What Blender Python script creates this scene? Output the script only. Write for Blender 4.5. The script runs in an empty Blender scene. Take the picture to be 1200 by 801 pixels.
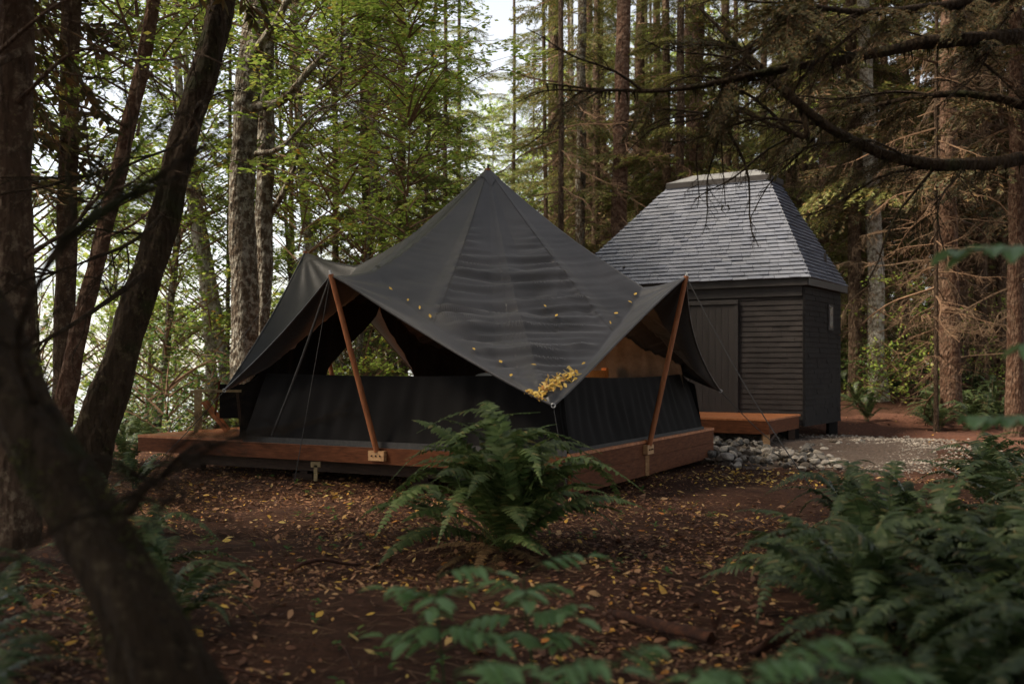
import bpy, math, random
import numpy as np
from mathutils import Vector, Matrix, noise

# ------------------------------------------------------------------ camera, sky, sun, exposure
S = bpy.context.scene
COL = S.collection
F = 1166.7                      # focal length in photo pixels
HOR = 430.0                     # horizon row in the photo
EYE = 1.5
cam_d = bpy.data.cameras.new('camera'); cam = bpy.data.objects.new('camera', cam_d); COL.objects.link(cam)
cam.location = (0, 0, EYE); cam.rotation_euler = (math.radians(90), 0, 0)
cam_d.sensor_width = 36; cam_d.lens = 35; cam_d.shift_y = (HOR-400.5)/1200
cam_d.clip_end = 3000; cam_d.clip_start = 0.05
cam_d.dof.use_dof = True; cam_d.dof.focus_distance = 12.6; cam_d.dof.aperture_fstop = 1.5
S.camera = cam
world = bpy.data.worlds.new('World'); S.world = world; world.use_nodes = True
wn = world.node_tree.nodes; wl = world.node_tree.links
sky = wn.new('ShaderNodeTexSky'); sky.sky_type = 'NISHITA'; sky.sun_disc = False
SUN_EL, SUN_AZ = math.radians(52), math.radians(258)     # light falls from the left, from behind the camera
sky.sun_elevation = SUN_EL; sky.sun_rotation = SUN_AZ
sky.air_density = 1.0; sky.dust_density = 0.6; sky.ozone_density = 1.0
bg = wn['Background']; bg.inputs['Strength'].default_value = 0.125
hs_ = wn.new('ShaderNodeHueSaturation'); hs_.inputs['Saturation'].default_value = .38     # thin high cloud whitens the sky
wl.new(sky.outputs[0], hs_.inputs['Color'])
tint = wn.new('ShaderNodeMix'); tint.data_type = 'RGBA'; tint.blend_type = 'MULTIPLY'; tint.inputs[0].default_value = 1; tint.inputs[7].default_value = (1.0, .95, .89, 1)
wl.new(hs_.outputs[0], tint.inputs[6]); wl.new(tint.outputs[2], bg.inputs['Color'])
sun_d = bpy.data.lights.new('sun', 'SUN'); sun = bpy.data.objects.new('sun', sun_d); COL.objects.link(sun)
sun_d.energy = 4.4; sun_d.angle = math.radians(22); sun_d.color = (1.0, 0.86, 0.68)
sdir = Vector((math.sin(SUN_AZ)*math.cos(SUN_EL), math.cos(SUN_AZ)*math.cos(SUN_EL), math.sin(SUN_EL)))
sun.rotation_euler = sdir.to_track_quat('Z', 'Y').to_euler()
sun.location = (-8, -8, 20)
S.view_settings.view_transform = 'Standard'; S.view_settings.look = 'None'
S.view_settings.gamma = 1; S.view_settings.exposure = 1.3
S.render.resolution_x = 1024; S.render.resolution_y = 683
try:
    S.cycles.max_bounces = 6; S.cycles.diffuse_bounces = 3; S.cycles.glossy_bounces = 2
    S.cycles.transmission_bounces = 4; S.cycles.transparent_max_bounces = 6
except Exception: pass

def W(px, py, d): return Vector(((px-600)/F*d, d, EYE+(HOR-py)/F*d))
def rng(s): return np.random.default_rng(s)

# ------------------------------------------------------------------ helpers
def tag(o, label=None, cat=None, group=None, kind=None):
    if label: o['label'] = label
    if cat: o['category'] = cat
    if group: o['group'] = group
    if kind: o['kind'] = kind
    return o
def empty(name, loc=(0, 0, 0), rz=0, **k):
    o = bpy.data.objects.new(name, None); COL.objects.link(o); o.location = loc; o.rotation_euler = (0, 0, rz)
    o.empty_display_size = .1
    return tag(o, **k)

class MB:
    def __init__(s): s.v = []; s.f4 = []; s.f3 = []; s.m4 = []; s.m3 = []; s.n = 0
    def add(s, v, f, m=0):
        v = np.asarray(v, float).reshape(-1, 3); f = np.asarray(f, int)
        if len(f) == 0: return
        s.v.append(v)
        if f.shape[1] == 4: s.f4.append(f+s.n); s.m4.append(np.full(len(f), m))
        else: s.f3.append(f+s.n); s.m3.append(np.full(len(f), m))
        s.n += len(v)
    def addmb(s, o, M=None, m=None):
        if not o.v: return
        v = np.concatenate(o.v)
        if M is not None:
            M = np.array(M); v = v@M[:3, :3].T+M[:3, 3]
        s.v.append(v)
        for a, b in zip(o.f4, o.m4): s.f4.append(a+s.n); s.m4.append(b if m is None else b*0+m)
        for a, b in zip(o.f3, o.m3): s.f3.append(a+s.n); s.m3.append(b if m is None else b*0+m)
        s.n += len(v)
    def mesh(s, name, mats, smooth=False):
        me = bpy.data.meshes.new(name)
        v = np.concatenate(s.v) if s.v else np.zeros((0, 3))
        f4 = np.concatenate(s.f4) if s.f4 else np.zeros((0, 4), int)
        f3 = np.concatenate(s.f3) if s.f3 else np.zeros((0, 3), int)
        me.vertices.add(len(v)); me.vertices.foreach_set('co', v.ravel())
        me.loops.add(f4.size+f3.size)
        me.loops.foreach_set('vertex_index', np.concatenate([f4.ravel(), f3.ravel()]).astype(np.int32))
        n4, n3 = len(f4), len(f3)
        me.polygons.add(n4+n3)
        me.polygons.foreach_set('loop_start', np.concatenate([np.arange(n4)*4, n4*4+np.arange(n3)*3]).astype(np.int32))
        me.polygons.foreach_set('material_index', np.concatenate(s.m4+s.m3).astype(np.int32))
        me.polygons.foreach_set('use_smooth', np.full(n4+n3, smooth))
        for m in (mats if isinstance(mats, (list, tuple)) else [mats]): me.materials.append(m)
        me.update(); me.validate()
        return me
    def build(s, name, mats, parent=None, smooth=False, loc=None):
        o = bpy.data.objects.new(name, s.mesh(name, mats, smooth)); COL.objects.link(o)
        if parent: o.parent = parent
        if loc is not None: o.location = loc
        return o
    # shapes
    def box(s, c, size, R=None, m=0):
        c = np.array(c, float); h = np.array(size, float)/2
        v = np.array([[x, y, z] for z in (-1, 1) for y in (-1, 1) for x in (-1, 1)])*h
        if R is not None: v = v@np.array(R).T
        s.add(v+c, [[0, 2, 3, 1], [4, 5, 7, 6], [0, 1, 5, 4], [2, 6, 7, 3], [0, 4, 6, 2], [1, 3, 7, 5]], m)
    def bar(s, a, b, w, h, up=(0, 0, 1), m=0):
        a = Vector(a); b = Vector(b); d = (b-a); L = d.length; d.normalize()
        up = Vector(up); x = d.cross(up)
        if x.length < 1e-4: x = d.cross(Vector((0, 1, 0)))
        x.normalize(); z = x.cross(d)
        R = np.array([list(x), list(d), list(z)]).T
        s.box((a+b)/2, (w, L, h), R, m)
    def prism(s, pts, z0, z1, m=0):       # convex polygon in plan
        n = len(pts); v = [(p[0], p[1], z0) for p in pts]+[(p[0], p[1], z1) for p in pts]
        s.add(v, [[i, (i+1) % n, n+(i+1) % n, n+i] for i in range(n)], m)
        if n == 4: s.add(v, [[3, 2, 1, 0], [4, 5, 6, 7]], m)
        else:
            s.add(v, [[0, i+1, i] for i in range(1, n-1)]+[[n, n+i, n+i+1] for i in range(1, n-1)], m)
    def tube(s, pts, rad, n=8, m=0, cap=True, lump=0, seed=0):
        pts = np.asarray([list(p) for p in pts], float); k = len(pts)
        rad = np.full(k, rad, float) if np.isscalar(rad) else np.asarray(rad, float)
        t = np.gradient(pts, axis=0); t /= np.linalg.norm(t, axis=1)[:, None]+1e-12
        ref = np.array([0, 0, 1.]) if abs(t[:, 2]).mean() < .8 else np.array([1., 0, 0])
        a = np.cross(t, ref); a /= np.linalg.norm(a, axis=1)[:, None]+1e-12
        b = np.cross(t, a)
        an = np.arange(n)/n*2*np.pi
        R = rad[:, None]*np.ones(n)
        if lump:
            r = rng(seed); ph = r.random(6)*6.28
            L = np.concatenate([[0], np.cumsum(np.linalg.norm(np.diff(pts, axis=0), axis=1))])/max(rad.mean(), 1e-3)
            R = R*(1+lump*(.5*np.sin(an*3+ph[0]+L[:, None]*.12)+.35*np.sin(an*5+ph[1]-L[:, None]*.3)+.5*np.sin(L[:, None]*.45+ph[2]+an)+.3*np.sin(L[:, None]*1.1+ph[3]+2*an)+.35*(r.random((k, n))-.5)))
        v = pts[:, None, :]+R[..., None]*(np.cos(an)[None, :, None]*a[:, None, :]+np.sin(an)[None, :, None]*b[:, None, :])
        i = np.arange(k-1)[:, None]*n; j = np.arange(n)
        f = np.stack([i+j, i+(j+1) % n, i+n+(j+1) % n, i+n+j], -1).reshape(-1, 4)
        s.add(v.reshape(-1, 3), f, m)
        if cap and n >= 4:
            for ring, ce in ((0, pts[0]), (k-1, pts[-1])):
                vv = np.vstack([v[ring], ce]); ff = [[q, (q+1) % n, n] if ring else [(q+1) % n, q, n] for q in range(n)]
                s.add(vv, ff, m)

def smooth_path(ctrl, k=24):       # Catmull-Rom through control rows (x,y,z[,r])
    c = np.asarray([list(p) for p in ctrl], float); c = np.vstack([2*c[0]-c[1], c, 2*c[-1]-c[-2]])
    out = []; n = len(c)-3
    for q in np.linspace(0, n-1e-6, k):
        i = int(q); t = q-i; p0, p1, p2, p3 = c[i:i+4]
        out.append(.5*(2*p1+(p2-p0)*t+(2*p0-5*p1+4*p2-p3)*t*t+(3*p1-p0-3*p2+p3)*t**3))
    return np.array(out)

def rotm(x, y, z): # columns as axes
    return np.array([x, y, z]).T
def frame_mat(origin, xdir, up=(0, 0, 1), s=1.0, roll=0):
    x = Vector(xdir).normalized(); u = Vector(up); y = u.cross(x)
    if y.length < 1e-4: y = Vector((0, 1, 0)).cross(x)
    y.normalize(); z = x.cross(y)
    if roll:
        c, sn = math.cos(roll), math.sin(roll); y, z = y*c+z*sn, z*c-y*sn
    M = np.eye(4); M[:3, 0] = np.array(x)*s; M[:3, 1] = np.array(y)*s; M[:3, 2] = np.array(z)*s; M[:3, 3] = np.array(origin)
    return M

# ------------------------------------------------------------------ materials
def new_mat(name):
    m = bpy.data.materials.new(name); m.use_nodes = True
    nt = m.node_tree; return m, nt.nodes, nt.links, nt.nodes['Principled BSDF'], nt.nodes['Material Output']
def ramp(N, stops):
    r = N.new('ShaderNodeValToRGB'); e = r.color_ramp.elements
    while len(e) < len(stops): e.new(.5)
    for k, (p, c) in enumerate(stops): e[k].position = p; e[k].color = (*c, 1)
    return r
def noise_mat(name, stops, scale=5, rough=.8, bump=.0, bscale=None, stretch=(1, 1, 1), spec=.3, detail=6, coord='Object', sheen=0, dist=.02, rnd=0):
    m, N, L, P, O = new_mat(name)
    tc = N.new('ShaderNodeTexCoord'); mp = N.new('ShaderNodeMapping'); mp.inputs['Scale'].default_value = stretch
    L.new(tc.outputs[coord], mp.inputs[0])
    n = N.new('ShaderNodeTexNoise'); n.inputs['Scale'].default_value = scale; n.inputs['Detail'].default_value = detail; n.inputs['Roughness'].default_value = .65
    L.new(mp.outputs[0], n.inputs['Vector'])
    r = ramp(N, stops); L.new(n.outputs[0], r.inputs[0])
    out = r.outputs[0]
    if rnd:
        g = N.new('ShaderNodeNewGeometry'); mr = N.new('ShaderNodeMapRange'); mr.inputs[3].default_value = 1-rnd; mr.inputs[4].default_value = 1+rnd
        L.new(g.outputs['Random Per Island'], mr.inputs[0])
        mx = N.new('ShaderNodeMix'); mx.data_type = 'RGBA'; mx.blend_type = 'MULTIPLY'; mx.inputs[0].default_value = 1
        L.new(out, mx.inputs[6]); L.new(mr.outputs[0], mx.inputs[7]); out = mx.outputs[2]
    L.new(out, P.inputs['Base Color']); P.inputs['Roughness'].default_value = rough
    P.inputs['Specular IOR Level'].default_value = spec
    if sheen: P.inputs['Sheen Weight'].default_value = sheen
    if bump:
        n2 = N.new('ShaderNodeTexNoise'); n2.inputs['Scale'].default_value = bscale or scale*3; n2.inputs['Detail'].default_value = 5
        L.new(mp.outputs[0], n2.inputs['Vector'])
        b = N.new('ShaderNodeBump'); b.inputs['Strength'].default_value = bump; b.inputs['Distance'].default_value = dist
        L.new(n2.outputs[0], b.inputs['Height']); L.new(b.outputs[0], P.inputs['Normal'])
    return m
def leaf_mat(name, stops, trans=.45, rough=.5, obj_rand=.0):
    m, N, L, P, O = new_mat(name)
    g = N.new('ShaderNodeNewGeometry'); r = ramp(N, stops)
    L.new(g.outputs['Random Per Island'], r.inputs[0]); col = r.outputs[0]
    if obj_rand:
        oi = N.new('ShaderNodeObjectInfo'); hs = N.new('ShaderNodeHueSaturation')
        mr = N.new('ShaderNodeMapRange'); mr.inputs[3].default_value = 1-obj_rand; mr.inputs[4].default_value = 1+obj_rand
        L.new(oi.outputs['Random'], mr.inputs[0]); L.new(mr.outputs[0], hs.inputs['Value']); L.new(col, hs.inputs['Color']); col = hs.outputs[0]
    L.new(col, P.inputs['Base Color']); P.inputs['Roughness'].default_value = rough; P.inputs['Specular IOR Level'].default_value = .3
    if trans:
        t = N.new('ShaderNodeBsdfTranslucent'); L.new(col, t.inputs['Color'])
        mx = N.new('ShaderNodeMixShader'); mx.inputs[0].default_value = trans
        L.new(P.outputs[0], mx.inputs[1]); L.new(t.outputs[0], mx.inputs[2]); L.new(mx.outputs[0], O.inputs['Surface'])
    return m
def bark_mat(name, dark, mid, light, amt=.55, moss=None, sc=1.0):
    m, N, L, P, O = new_mat(name)
    tc = N.new('ShaderNodeTexCoord'); mp = N.new('ShaderNodeMapping'); mp.inputs['Scale'].default_value = (1, 1, .35)
    L.new(tc.outputs['Object'], mp.inputs[0])
    n = N.new('ShaderNodeTexNoise'); n.inputs['Scale'].default_value = 14*sc; n.inputs['Detail'].default_value = 8; n.inputs['Roughness'].default_value = .7
    L.new(mp.outputs[0], n.inputs['Vector'])
    r = ramp(N, [(.3, dark), (.5, mid), (.75, mid)]); L.new(n.outputs[0], r.inputs[0])
    n2 = N.new('ShaderNodeTexNoise'); n2.inputs['Scale'].default_value = 9*sc; n2.inputs['Detail'].default_value = 10; n2.inputs['Roughness'].default_value = .75
    L.new(tc.outputs['Object'], n2.inputs['Vector'])
    r2 = ramp(N, [(amt-.02, (0, 0, 0)), (amt+.06, (1, 1, 1))]); L.new(n2.outputs[0], r2.inputs[0])
    mx = N.new('ShaderNodeMix'); mx.data_type = 'RGBA'; L.new(r2.outputs[0], mx.inputs[0]); L.new(r.outputs[0], mx.inputs[6]); mx.inputs[7].default_value = (*light, 1)
    out = mx.outputs[2]
    if moss:
        n3 = N.new('ShaderNodeTexNoise'); n3.inputs['Scale'].default_value = 2.2; n3.inputs['Detail'].default_value = 8; L.new(tc.outputs['Object'], n3.inputs['Vector'])
        r3 = ramp(N, [(moss[1], (0, 0, 0)), (moss[1]+.1, (1, 1, 1))]); L.new(n3.outputs[0], r3.inputs[0])
        m3 = N.new('ShaderNodeMix'); m3.data_type = 'RGBA'; L.new(r3.outputs[0], m3.inputs[0]); L.new(out, m3.inputs[6]); m3.inputs[7].default_value = (*moss[0], 1)
        out = m3.outputs[2]
    L.new(out, P.inputs['Base Color']); P.inputs['Roughness'].default_value = .95; P.inputs['Specular IOR Level'].default_value = .15
    v = N.new('ShaderNodeTexVoronoi'); v.inputs['Scale'].default_value = 22*sc; L.new(mp.outputs[0], v.inputs['Vector'])
    ad = N.new('ShaderNodeMath'); ad.operation = 'ADD'; L.new(v.outputs[0], ad.inputs[0]); L.new(n.outputs[0], ad.inputs[1])
    b = N.new('ShaderNodeBump'); b.inputs['Strength'].default_value = 1; b.inputs['Distance'].default_value = .06
    L.new(ad.outputs[0], b.inputs['Height']); L.new(b.outputs[0], P.inputs['Normal'])
    return m

M = {}
M['bark_lichen'] = bark_mat('lichen_bark', (.035, .026, .018), (.10, .075, .052), (.30, .28, .23), .5)
M['bark_pale'] = bark_mat('pale_bark', (.08, .06, .045), (.20, .16, .12), (.42, .39, .33), .46)
M['bark_brown'] = bark_mat('brown_bark', (.025, .016, .010), (.08, .05, .032), (.17, .125, .085), .53)
M['bark_red'] = bark_mat('red_brown_bark', (.035, .018, .011), (.085, .045, .028), (.15, .095, .065), .5)
M['bark_dark'] = bark_mat('dark_bark', (.010, .007, .004), (.040, .026, .015), (.085, .062, .035), .56, moss=((.026, .026, .009), .56))
M['twig'] = noise_mat('dead_twig', [(.3, (.08, .045, .025)), (.7, (.20, .12, .068))], 4, .9)
M['twig_pale'] = noise_mat('pale_twig', [(.3, (.07, .045, .027)), (.7, (.16, .105, .062))], 4, .9)
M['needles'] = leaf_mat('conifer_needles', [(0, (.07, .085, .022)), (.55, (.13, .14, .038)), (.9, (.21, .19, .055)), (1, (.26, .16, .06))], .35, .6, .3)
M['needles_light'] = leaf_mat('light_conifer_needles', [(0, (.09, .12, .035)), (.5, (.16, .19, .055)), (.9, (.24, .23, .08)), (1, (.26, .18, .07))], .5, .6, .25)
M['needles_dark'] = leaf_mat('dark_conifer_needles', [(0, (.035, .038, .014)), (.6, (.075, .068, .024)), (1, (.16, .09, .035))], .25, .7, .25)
M['leaves'] = leaf_mat('green_leaves', [(0, (.14, .22, .035)), (.5, (.26, .36, .06)), (.85, (.40, .46, .11)), (.97, (.32, .28, .06)), (1, (.4, .2, .04))], .55, .45, .25)
M['leaves_deep'] = leaf_mat('deep_green_leaves', [(0, (.03, .075, .018)), (.6, (.06, .13, .03)), (1, (.13, .18, .04))], .45, .45, .2)
M['fern'] = leaf_mat('shaded_fern_green', [(0, (.024, .042, .014)), (.55, (.05, .076, .026)), (.95, (.10, .125, .048)), (1, (.17, .11, .045))], .3, .45, .3)  # deeper fern green; the shade on the near ferns is in the colour
M['fern_bright'] = leaf_mat('lit_fern_green', [(0, (.04, .07, .018)), (.5, (.085, .125, .035)), (.94, (.16, .20, .07)), (1, (.24, .15, .05))], .35, .5, .45)  # lighter copy for the front fern, without the shade put into the other green
M['fern_dead'] = leaf_mat('withered_fern', [(0, (.09, .05, .02)), (1, (.20, .12, .05))], .2, .8)
M['plant'] = leaf_mat('plant_green', [(0, (.13, .24, .08)), (1, (.22, .36, .14))], .35, .35, .1)
M['moss_tuft'] = leaf_mat('moss_tufts', [(0, (.03, .03, .01)), (.6, (.07, .072, .02)), (1, (.15, .14, .04))], .2, .9)
M['moss'] = noise_mat('hanging_moss', [(.3, (.022, .02, .009)), (.7, (.05, .045, .02))], 12, 1, spec=.05)

# ground
def ground_mat():
    m, N, L, P, O = new_mat('forest_floor')
    tc = N.new('ShaderNodeTexCoord')
    def nz(sc, det=8, ro=.65):
        n = N.new('ShaderNodeTexNoise'); n.inputs['Scale'].default_value = sc; n.inputs['Detail'].default_value = det; n.inputs['Roughness'].default_value = ro
        L.new(tc.outputs['Object'], n.inputs['Vector']); return n
    a = nz(9, 10, .75); ra = ramp(N, [(.3, (.018, .008, .005)), (.5, (.048, .021, .012)), (.7, (.09, .043, .024))]); L.new(a.outputs[0], ra.inputs[0])
    b = nz(.5, 4); rb = ramp(N, [(.42, (0, 0, 0)), (.62, (1, 1, 1))]); L.new(b.outputs[0], rb.inputs[0])
    c = nz(30, 6, .8); rc = ramp(N, [(.35, (.03, .015, .009)), (.6, (.12, .055, .032)), (.72, (.22, .13, .07))]); L.new(c.outputs[0], rc.inputs[0])
    mx = N.new('ShaderNodeMix'); mx.data_type = 'RGBA'; L.new(rb.outputs[0], mx.inputs[0]); L.new(ra.outputs[0], mx.inputs[6]); L.new(rc.outputs[0], mx.inputs[7])
    L.new(mx.outputs[2], P.inputs['Base Color']); P.inputs['Roughness'].default_value = .95; P.inputs['Specular IOR Level'].default_value = .15
    d = nz(22, 8, .8); bp = N.new('ShaderNodeBump'); bp.inputs['Strength'].default_value = 1; bp.inputs['Distance'].default_value = .05
    L.new(d.outputs[0], bp.inputs['Height']); L.new(bp.outputs[0], P.inputs['Normal'])
    return m
M['ground'] = ground_mat()
M['gravel'] = noise_mat('gravel', [(.3, (.022, .014, .010)), (.5, (.06, .04, .028)), (.7, (.14, .105, .08))], 22, .9, .8, 60)
M['needle_path'] = noise_mat('red_needle_path', [(.3, (.04, .016, .009)), (.5, (.09, .035, .019)), (.72, (.16, .07, .04))], 18, .95, .7, 40)
M['stone'] = noise_mat('stone', [(.3, (.09, .085, .08)), (.5, (.22, .21, .20)), (.75, (.42, .40, .37))], 3.5, .75, .4, 20, rnd=.0)
M['stone_white'] = noise_mat('white_stone', [(.3, (.09, .07, .052)), (.7, (.26, .23, .195))], 6, .85, .3, 20, rnd=.6)
def water_mat():
    m, N, L, P, O = new_mat('water')
    P.inputs['Base Color'].default_value = (.05, .08, .10, 1); P.inputs['Roughness'].default_value = .12
    n = N.new('ShaderNodeTexNoise'); n.inputs['Scale'].default_value = .8; tc = N.new('ShaderNodeTexCoord'); L.new(tc.outputs['Object'], n.inputs['Vector'])
    b = N.new('ShaderNodeBump'); b.inputs['Strength'].default_value = .3; L.new(n.outputs[0], b.inputs['Height']); L.new(b.outputs[0], P.inputs['Normal'])
    return m
M['water'] = water_mat()
M['litter'] = leaf_mat('fallen_leaves', [(0, (.06, .026, .015)), (.4, (.13, .055, .028)), (.66, (.22, .10, .048)), (.82, (.32, .17, .09)), (.90, (.42, .26, .12)), (.955, (.55, .33, .05)), (.985, (.5, .17, .03)), (1, (.12, .14, .05))], .12, .65)
M['litter'].node_tree.nodes['Color Ramp'] if 'Color Ramp' in M['litter'].node_tree.nodes else None
M['yellow_leaf'] = leaf_mat('yellow_leaves', [(0, (.42, .24, .04)), (.5, (.62, .42, .08)), (.8, (.55, .42, .16)), (1, (.40, .16, .03))], .25, .6)

# fabrics, wood, cabin
def canvas_mat(name, c0, c1, rough=.55, spec=.4):
    m, N, L, P, O = new_mat(name)
    tc = N.new('ShaderNodeTexCoord'); n = N.new('ShaderNodeTexNoise'); n.inputs['Scale'].default_value = 1.6; n.inputs['Detail'].default_value = 8
    L.new(tc.outputs['Object'], n.inputs['Vector']); r = ramp(N, [(.35, c0), (.68, c1)]); L.new(n.outputs[0], r.inputs[0])
    L.new(r.outputs[0], P.inputs['Base Color']); P.inputs['Roughness'].default_value = rough; P.inputs['Specular IOR Level'].default_value = spec
    P.inputs['Sheen Weight'].default_value = .12; P.inputs['Sheen Roughness'].default_value = .5
    n2 = N.new('ShaderNodeTexNoise'); n2.inputs['Scale'].default_value = 9; n2.inputs['Detail'].default_value = 6; L.new(tc.outputs['Object'], n2.inputs['Vector'])
    b = N.new('ShaderNodeBump'); b.inputs['Strength'].default_value = .12; b.inputs['Distance'].default_value = .03; L.new(n2.outputs[0], b.inputs['Height']); L.new(b.outputs[0], P.inputs['Normal'])
    return m
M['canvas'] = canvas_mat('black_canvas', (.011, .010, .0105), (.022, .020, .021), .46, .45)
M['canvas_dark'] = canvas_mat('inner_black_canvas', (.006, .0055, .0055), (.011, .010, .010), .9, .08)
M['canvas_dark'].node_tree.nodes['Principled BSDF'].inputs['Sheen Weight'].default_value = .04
M['curtain'] = noise_mat('brown_curtain', [(.3, (.13, .09, .065)), (.7, (.22, .155, .11))], 8, .95, .2, 30, sheen=.2)
M['webbing'] = noise_mat('webbing', [(.3, (.03, .03, .03)), (.7, (.055, .052, .05))], 30, .8)
M['metal'] = noise_mat('grey_metal', [(.3, (.3, .3, .3)), (.7, (.55, .55, .55))], 20, .35)
for _m in ('metal',): M[_m].node_tree.nodes['Principled BSDF'].inputs['Metallic'].default_value = .9
def wood_mat(name, a, b, c, stretch=(1, 1, 1), rough=.6, scale=6, rnd=.0):
    return noise_mat(name, [(.3, a), (.5, b), (.72, c)], scale, rough, .25, scale*5, stretch, .3, 8, rnd=rnd, dist=.005)
M['pole_wood'] = wood_mat('varnished_pole_wood', (.16, .05, .018), (.25, .085, .03), (.34, .13, .05), (6, 6, .6))
M['deck_top'] = wood_mat('cedar_deck_boards', (.22, .07, .024), (.34, .12, .042), (.44, .18, .075), (2, 2, 2), .5, rnd=.15)
M['fascia'] = wood_mat('cedar_fascia', (.05, .016, .007), (.09, .03, .012), (.14, .05, .021), (1, 1, 7), .75)
M['fascia'].node_tree.nodes['Principled BSDF'].inputs['Specular IOR Level'].default_value = .12
M['fascia_dark'] = wood_mat('dark_beam', (.02, .012, .008), (.04, .022, .014), (.06, .034, .02), (1, 1, 7), .8)
M['block'] = wood_mat('pale_wood_block', (.24, .13, .06), (.36, .20, .09), (.46, .28, .14), (3, 3, 8), .6)
M['warm_wood'] = wood_mat('warm_wood', (.45, .14, .03), (.6, .2, .05), (.7, .28, .08), (3, 3, 8), .5)
M['old_wood'] = wood_mat('weathered_wood', (.16, .12, .06), (.28, .21, .11), (.38, .30, .17), (3, 3, 8), .8)
M['slate'] = noise_mat('roof_shingle', [(.3, (.06, .07, .095)), (.6, (.09, .102, .135)), (.8, (.12, .132, .165))], 1.2, .58, .2, 25, spec=.5, rnd=.08)
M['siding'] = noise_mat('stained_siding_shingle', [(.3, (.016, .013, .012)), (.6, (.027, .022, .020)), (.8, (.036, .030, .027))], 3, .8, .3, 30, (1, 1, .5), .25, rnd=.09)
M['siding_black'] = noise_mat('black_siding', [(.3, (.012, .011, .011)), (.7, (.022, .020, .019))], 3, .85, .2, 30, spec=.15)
M['trim'] = noise_mat('dark_trim', [(.3, (.020, .017, .016)), (.7, (.036, .031, .029))], 4, .6, .1, 30)
M['door'] = noise_mat('dark_door_boards', [(.3, (.020, .017, .015)), (.7, (.034, .028, .026))], 3, .7, .15, 20, (4, 4, .4))
M['cap_metal'] = noise_mat('pale_cap', [(.3, (.09, .09, .09)), (.7, (.19, .19, .185))], 3, .6)
M['glass'] = noise_mat('dark_glass', [(.3, (.05, .05, .055)), (.7, (.07, .07, .075))], 3, .08, spec=.8)
M['linen'] = noise_mat('grey_linen', [(.3, (.3, .29, .27)), (.7, (.42, .4, .38))], 10, .9)
M['rotten'] = wood_mat('rotten_red_wood', (.015, .007, .005), (.04, .016, .009), (.12, .045, .02), (2, 2, 2), .95, 9)

# ------------------------------------------------------------------ terrain
def sstep(x): x = np.clip(x, 0, 1); return x*x*(3-2*x)
def hgt(x, y):
    x = np.asarray(x, float); y = np.asarray(y, float)
    z = .035*np.sin(x*.9+1.3)*np.cos(y*.7)+.02*np.sin(x*2.3+y*1.7)+.02*np.cos(y*2.9-x*.8)
    right = sstep((x+3+.12*(y-20))/4)
    z = z+right*np.clip((y-22.5)*.11, 0, 1.6)
    drop = sstep((y-19.5)/14)*sstep((-x-1.0-.05*(y-20))/5)
    z = z-9*drop
    z = z-12*sstep((y-110)/60)*(1-sstep((x-0)/40))
    z = z+.25*sstep((-x-3)/2)*sstep((10-y)/5)             # mossy bank, left front
    z = z+.35*sstep((x-2.6)/2.5)*sstep((9.5-y)/4)          # fern bank, right front
    return z
def H(x, y): return float(hgt(x, y))
def axis(lo, hi, a, b, fine, coarse):
    return np.unique(np.concatenate([np.linspace(lo, a, coarse), np.linspace(a, b, fine), np.linspace(b, hi, coarse)]))
gx = axis(-600, 600, -14, 16, 240, 30); gy = axis(-300, 1500, -4, 40, 330, 30)
X, Y = np.meshgrid(gx, gy); Z = hgt(X, Y)
nn = np.array([noise.noise((float(a)*2.3, float(b)*2.3, 0)) for a, b in zip(X.ravel(), Y.ravel())]).reshape(X.shape)
Z = Z+.03*nn*(np.abs(X) < 16)
nx = len(gx); i = np.arange(len(gy)-1)[:, None]*nx; j = np.arange(nx-1)
g = MB(); g.add(np.stack([X, Y, Z], -1), np.stack([i+j, i+j+1, i+nx+j+1, i+nx+j], -1).reshape(-1, 4))
tag(g.build('ground', M['ground'], smooth=True), kind='structure')
w = MB(); w.add([(-1500, 26, -5), (1500, 26, -5), (1500, 2600, -5), (-1500, 2600, -5)], [[0, 1, 2, 3]])
tag(w.build('water', M['water']), kind='structure')
def patch(name, ctrl, mat, lift, n=60, wob=.18, seed=0):
    """ground sheet following the terrain, lobed outline"""
    r = rng(seed); c = np.array(ctrl, float); cen = c.mean(0)
    ring = smooth_path([(*p, 0) for p in np.vstack([c, c[:1]])], n+1)[:-1, :2]
    mb = MB(); R = 14; V = []
    rad = 1+wob*(r.random(n)-.5)
    for q in range(R+1):
        f = q/R; P2 = cen+(ring-cen)*f*(1+(rad-1)[:, None]*f)
        z = hgt(P2[:, 0], P2[:, 1])+lift*(1-f**3)+.03*np.array([noise.noise((float(a)*2.3, float(b)*2.3, 0)) for a, b in P2])+.003
        if q == R: z -= .03
        V.append(np.column_stack([P2, z]))
    V = np.concatenate(V); i = np.arange(R)[:, None]*n; j = np.arange(n)
    mb.add(V, np.stack([i+j, i+n+j, i+n+(j+1) % n, i+(j+1) % n], -1).reshape(-1, 4))
    return tag(mb.build(name, mat, smooth=True), kind='structure')
patch('gravel_path', [(3.2, 14.2), (5.6, 13.8), (7.2, 16.5), (8.3, 19.5), (7.5, 21.8), (4, 20.6), (3.4, 17.5)], M['gravel'], .05, seed=1)
patch('needle_path', [(7.2, 15.5), (9.5, 15), (13, 19.5), (14, 25), (8.8, 25.5), (6.8, 24), (8.6, 20.5)], M['needle_path'], .02, seed=2)

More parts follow.
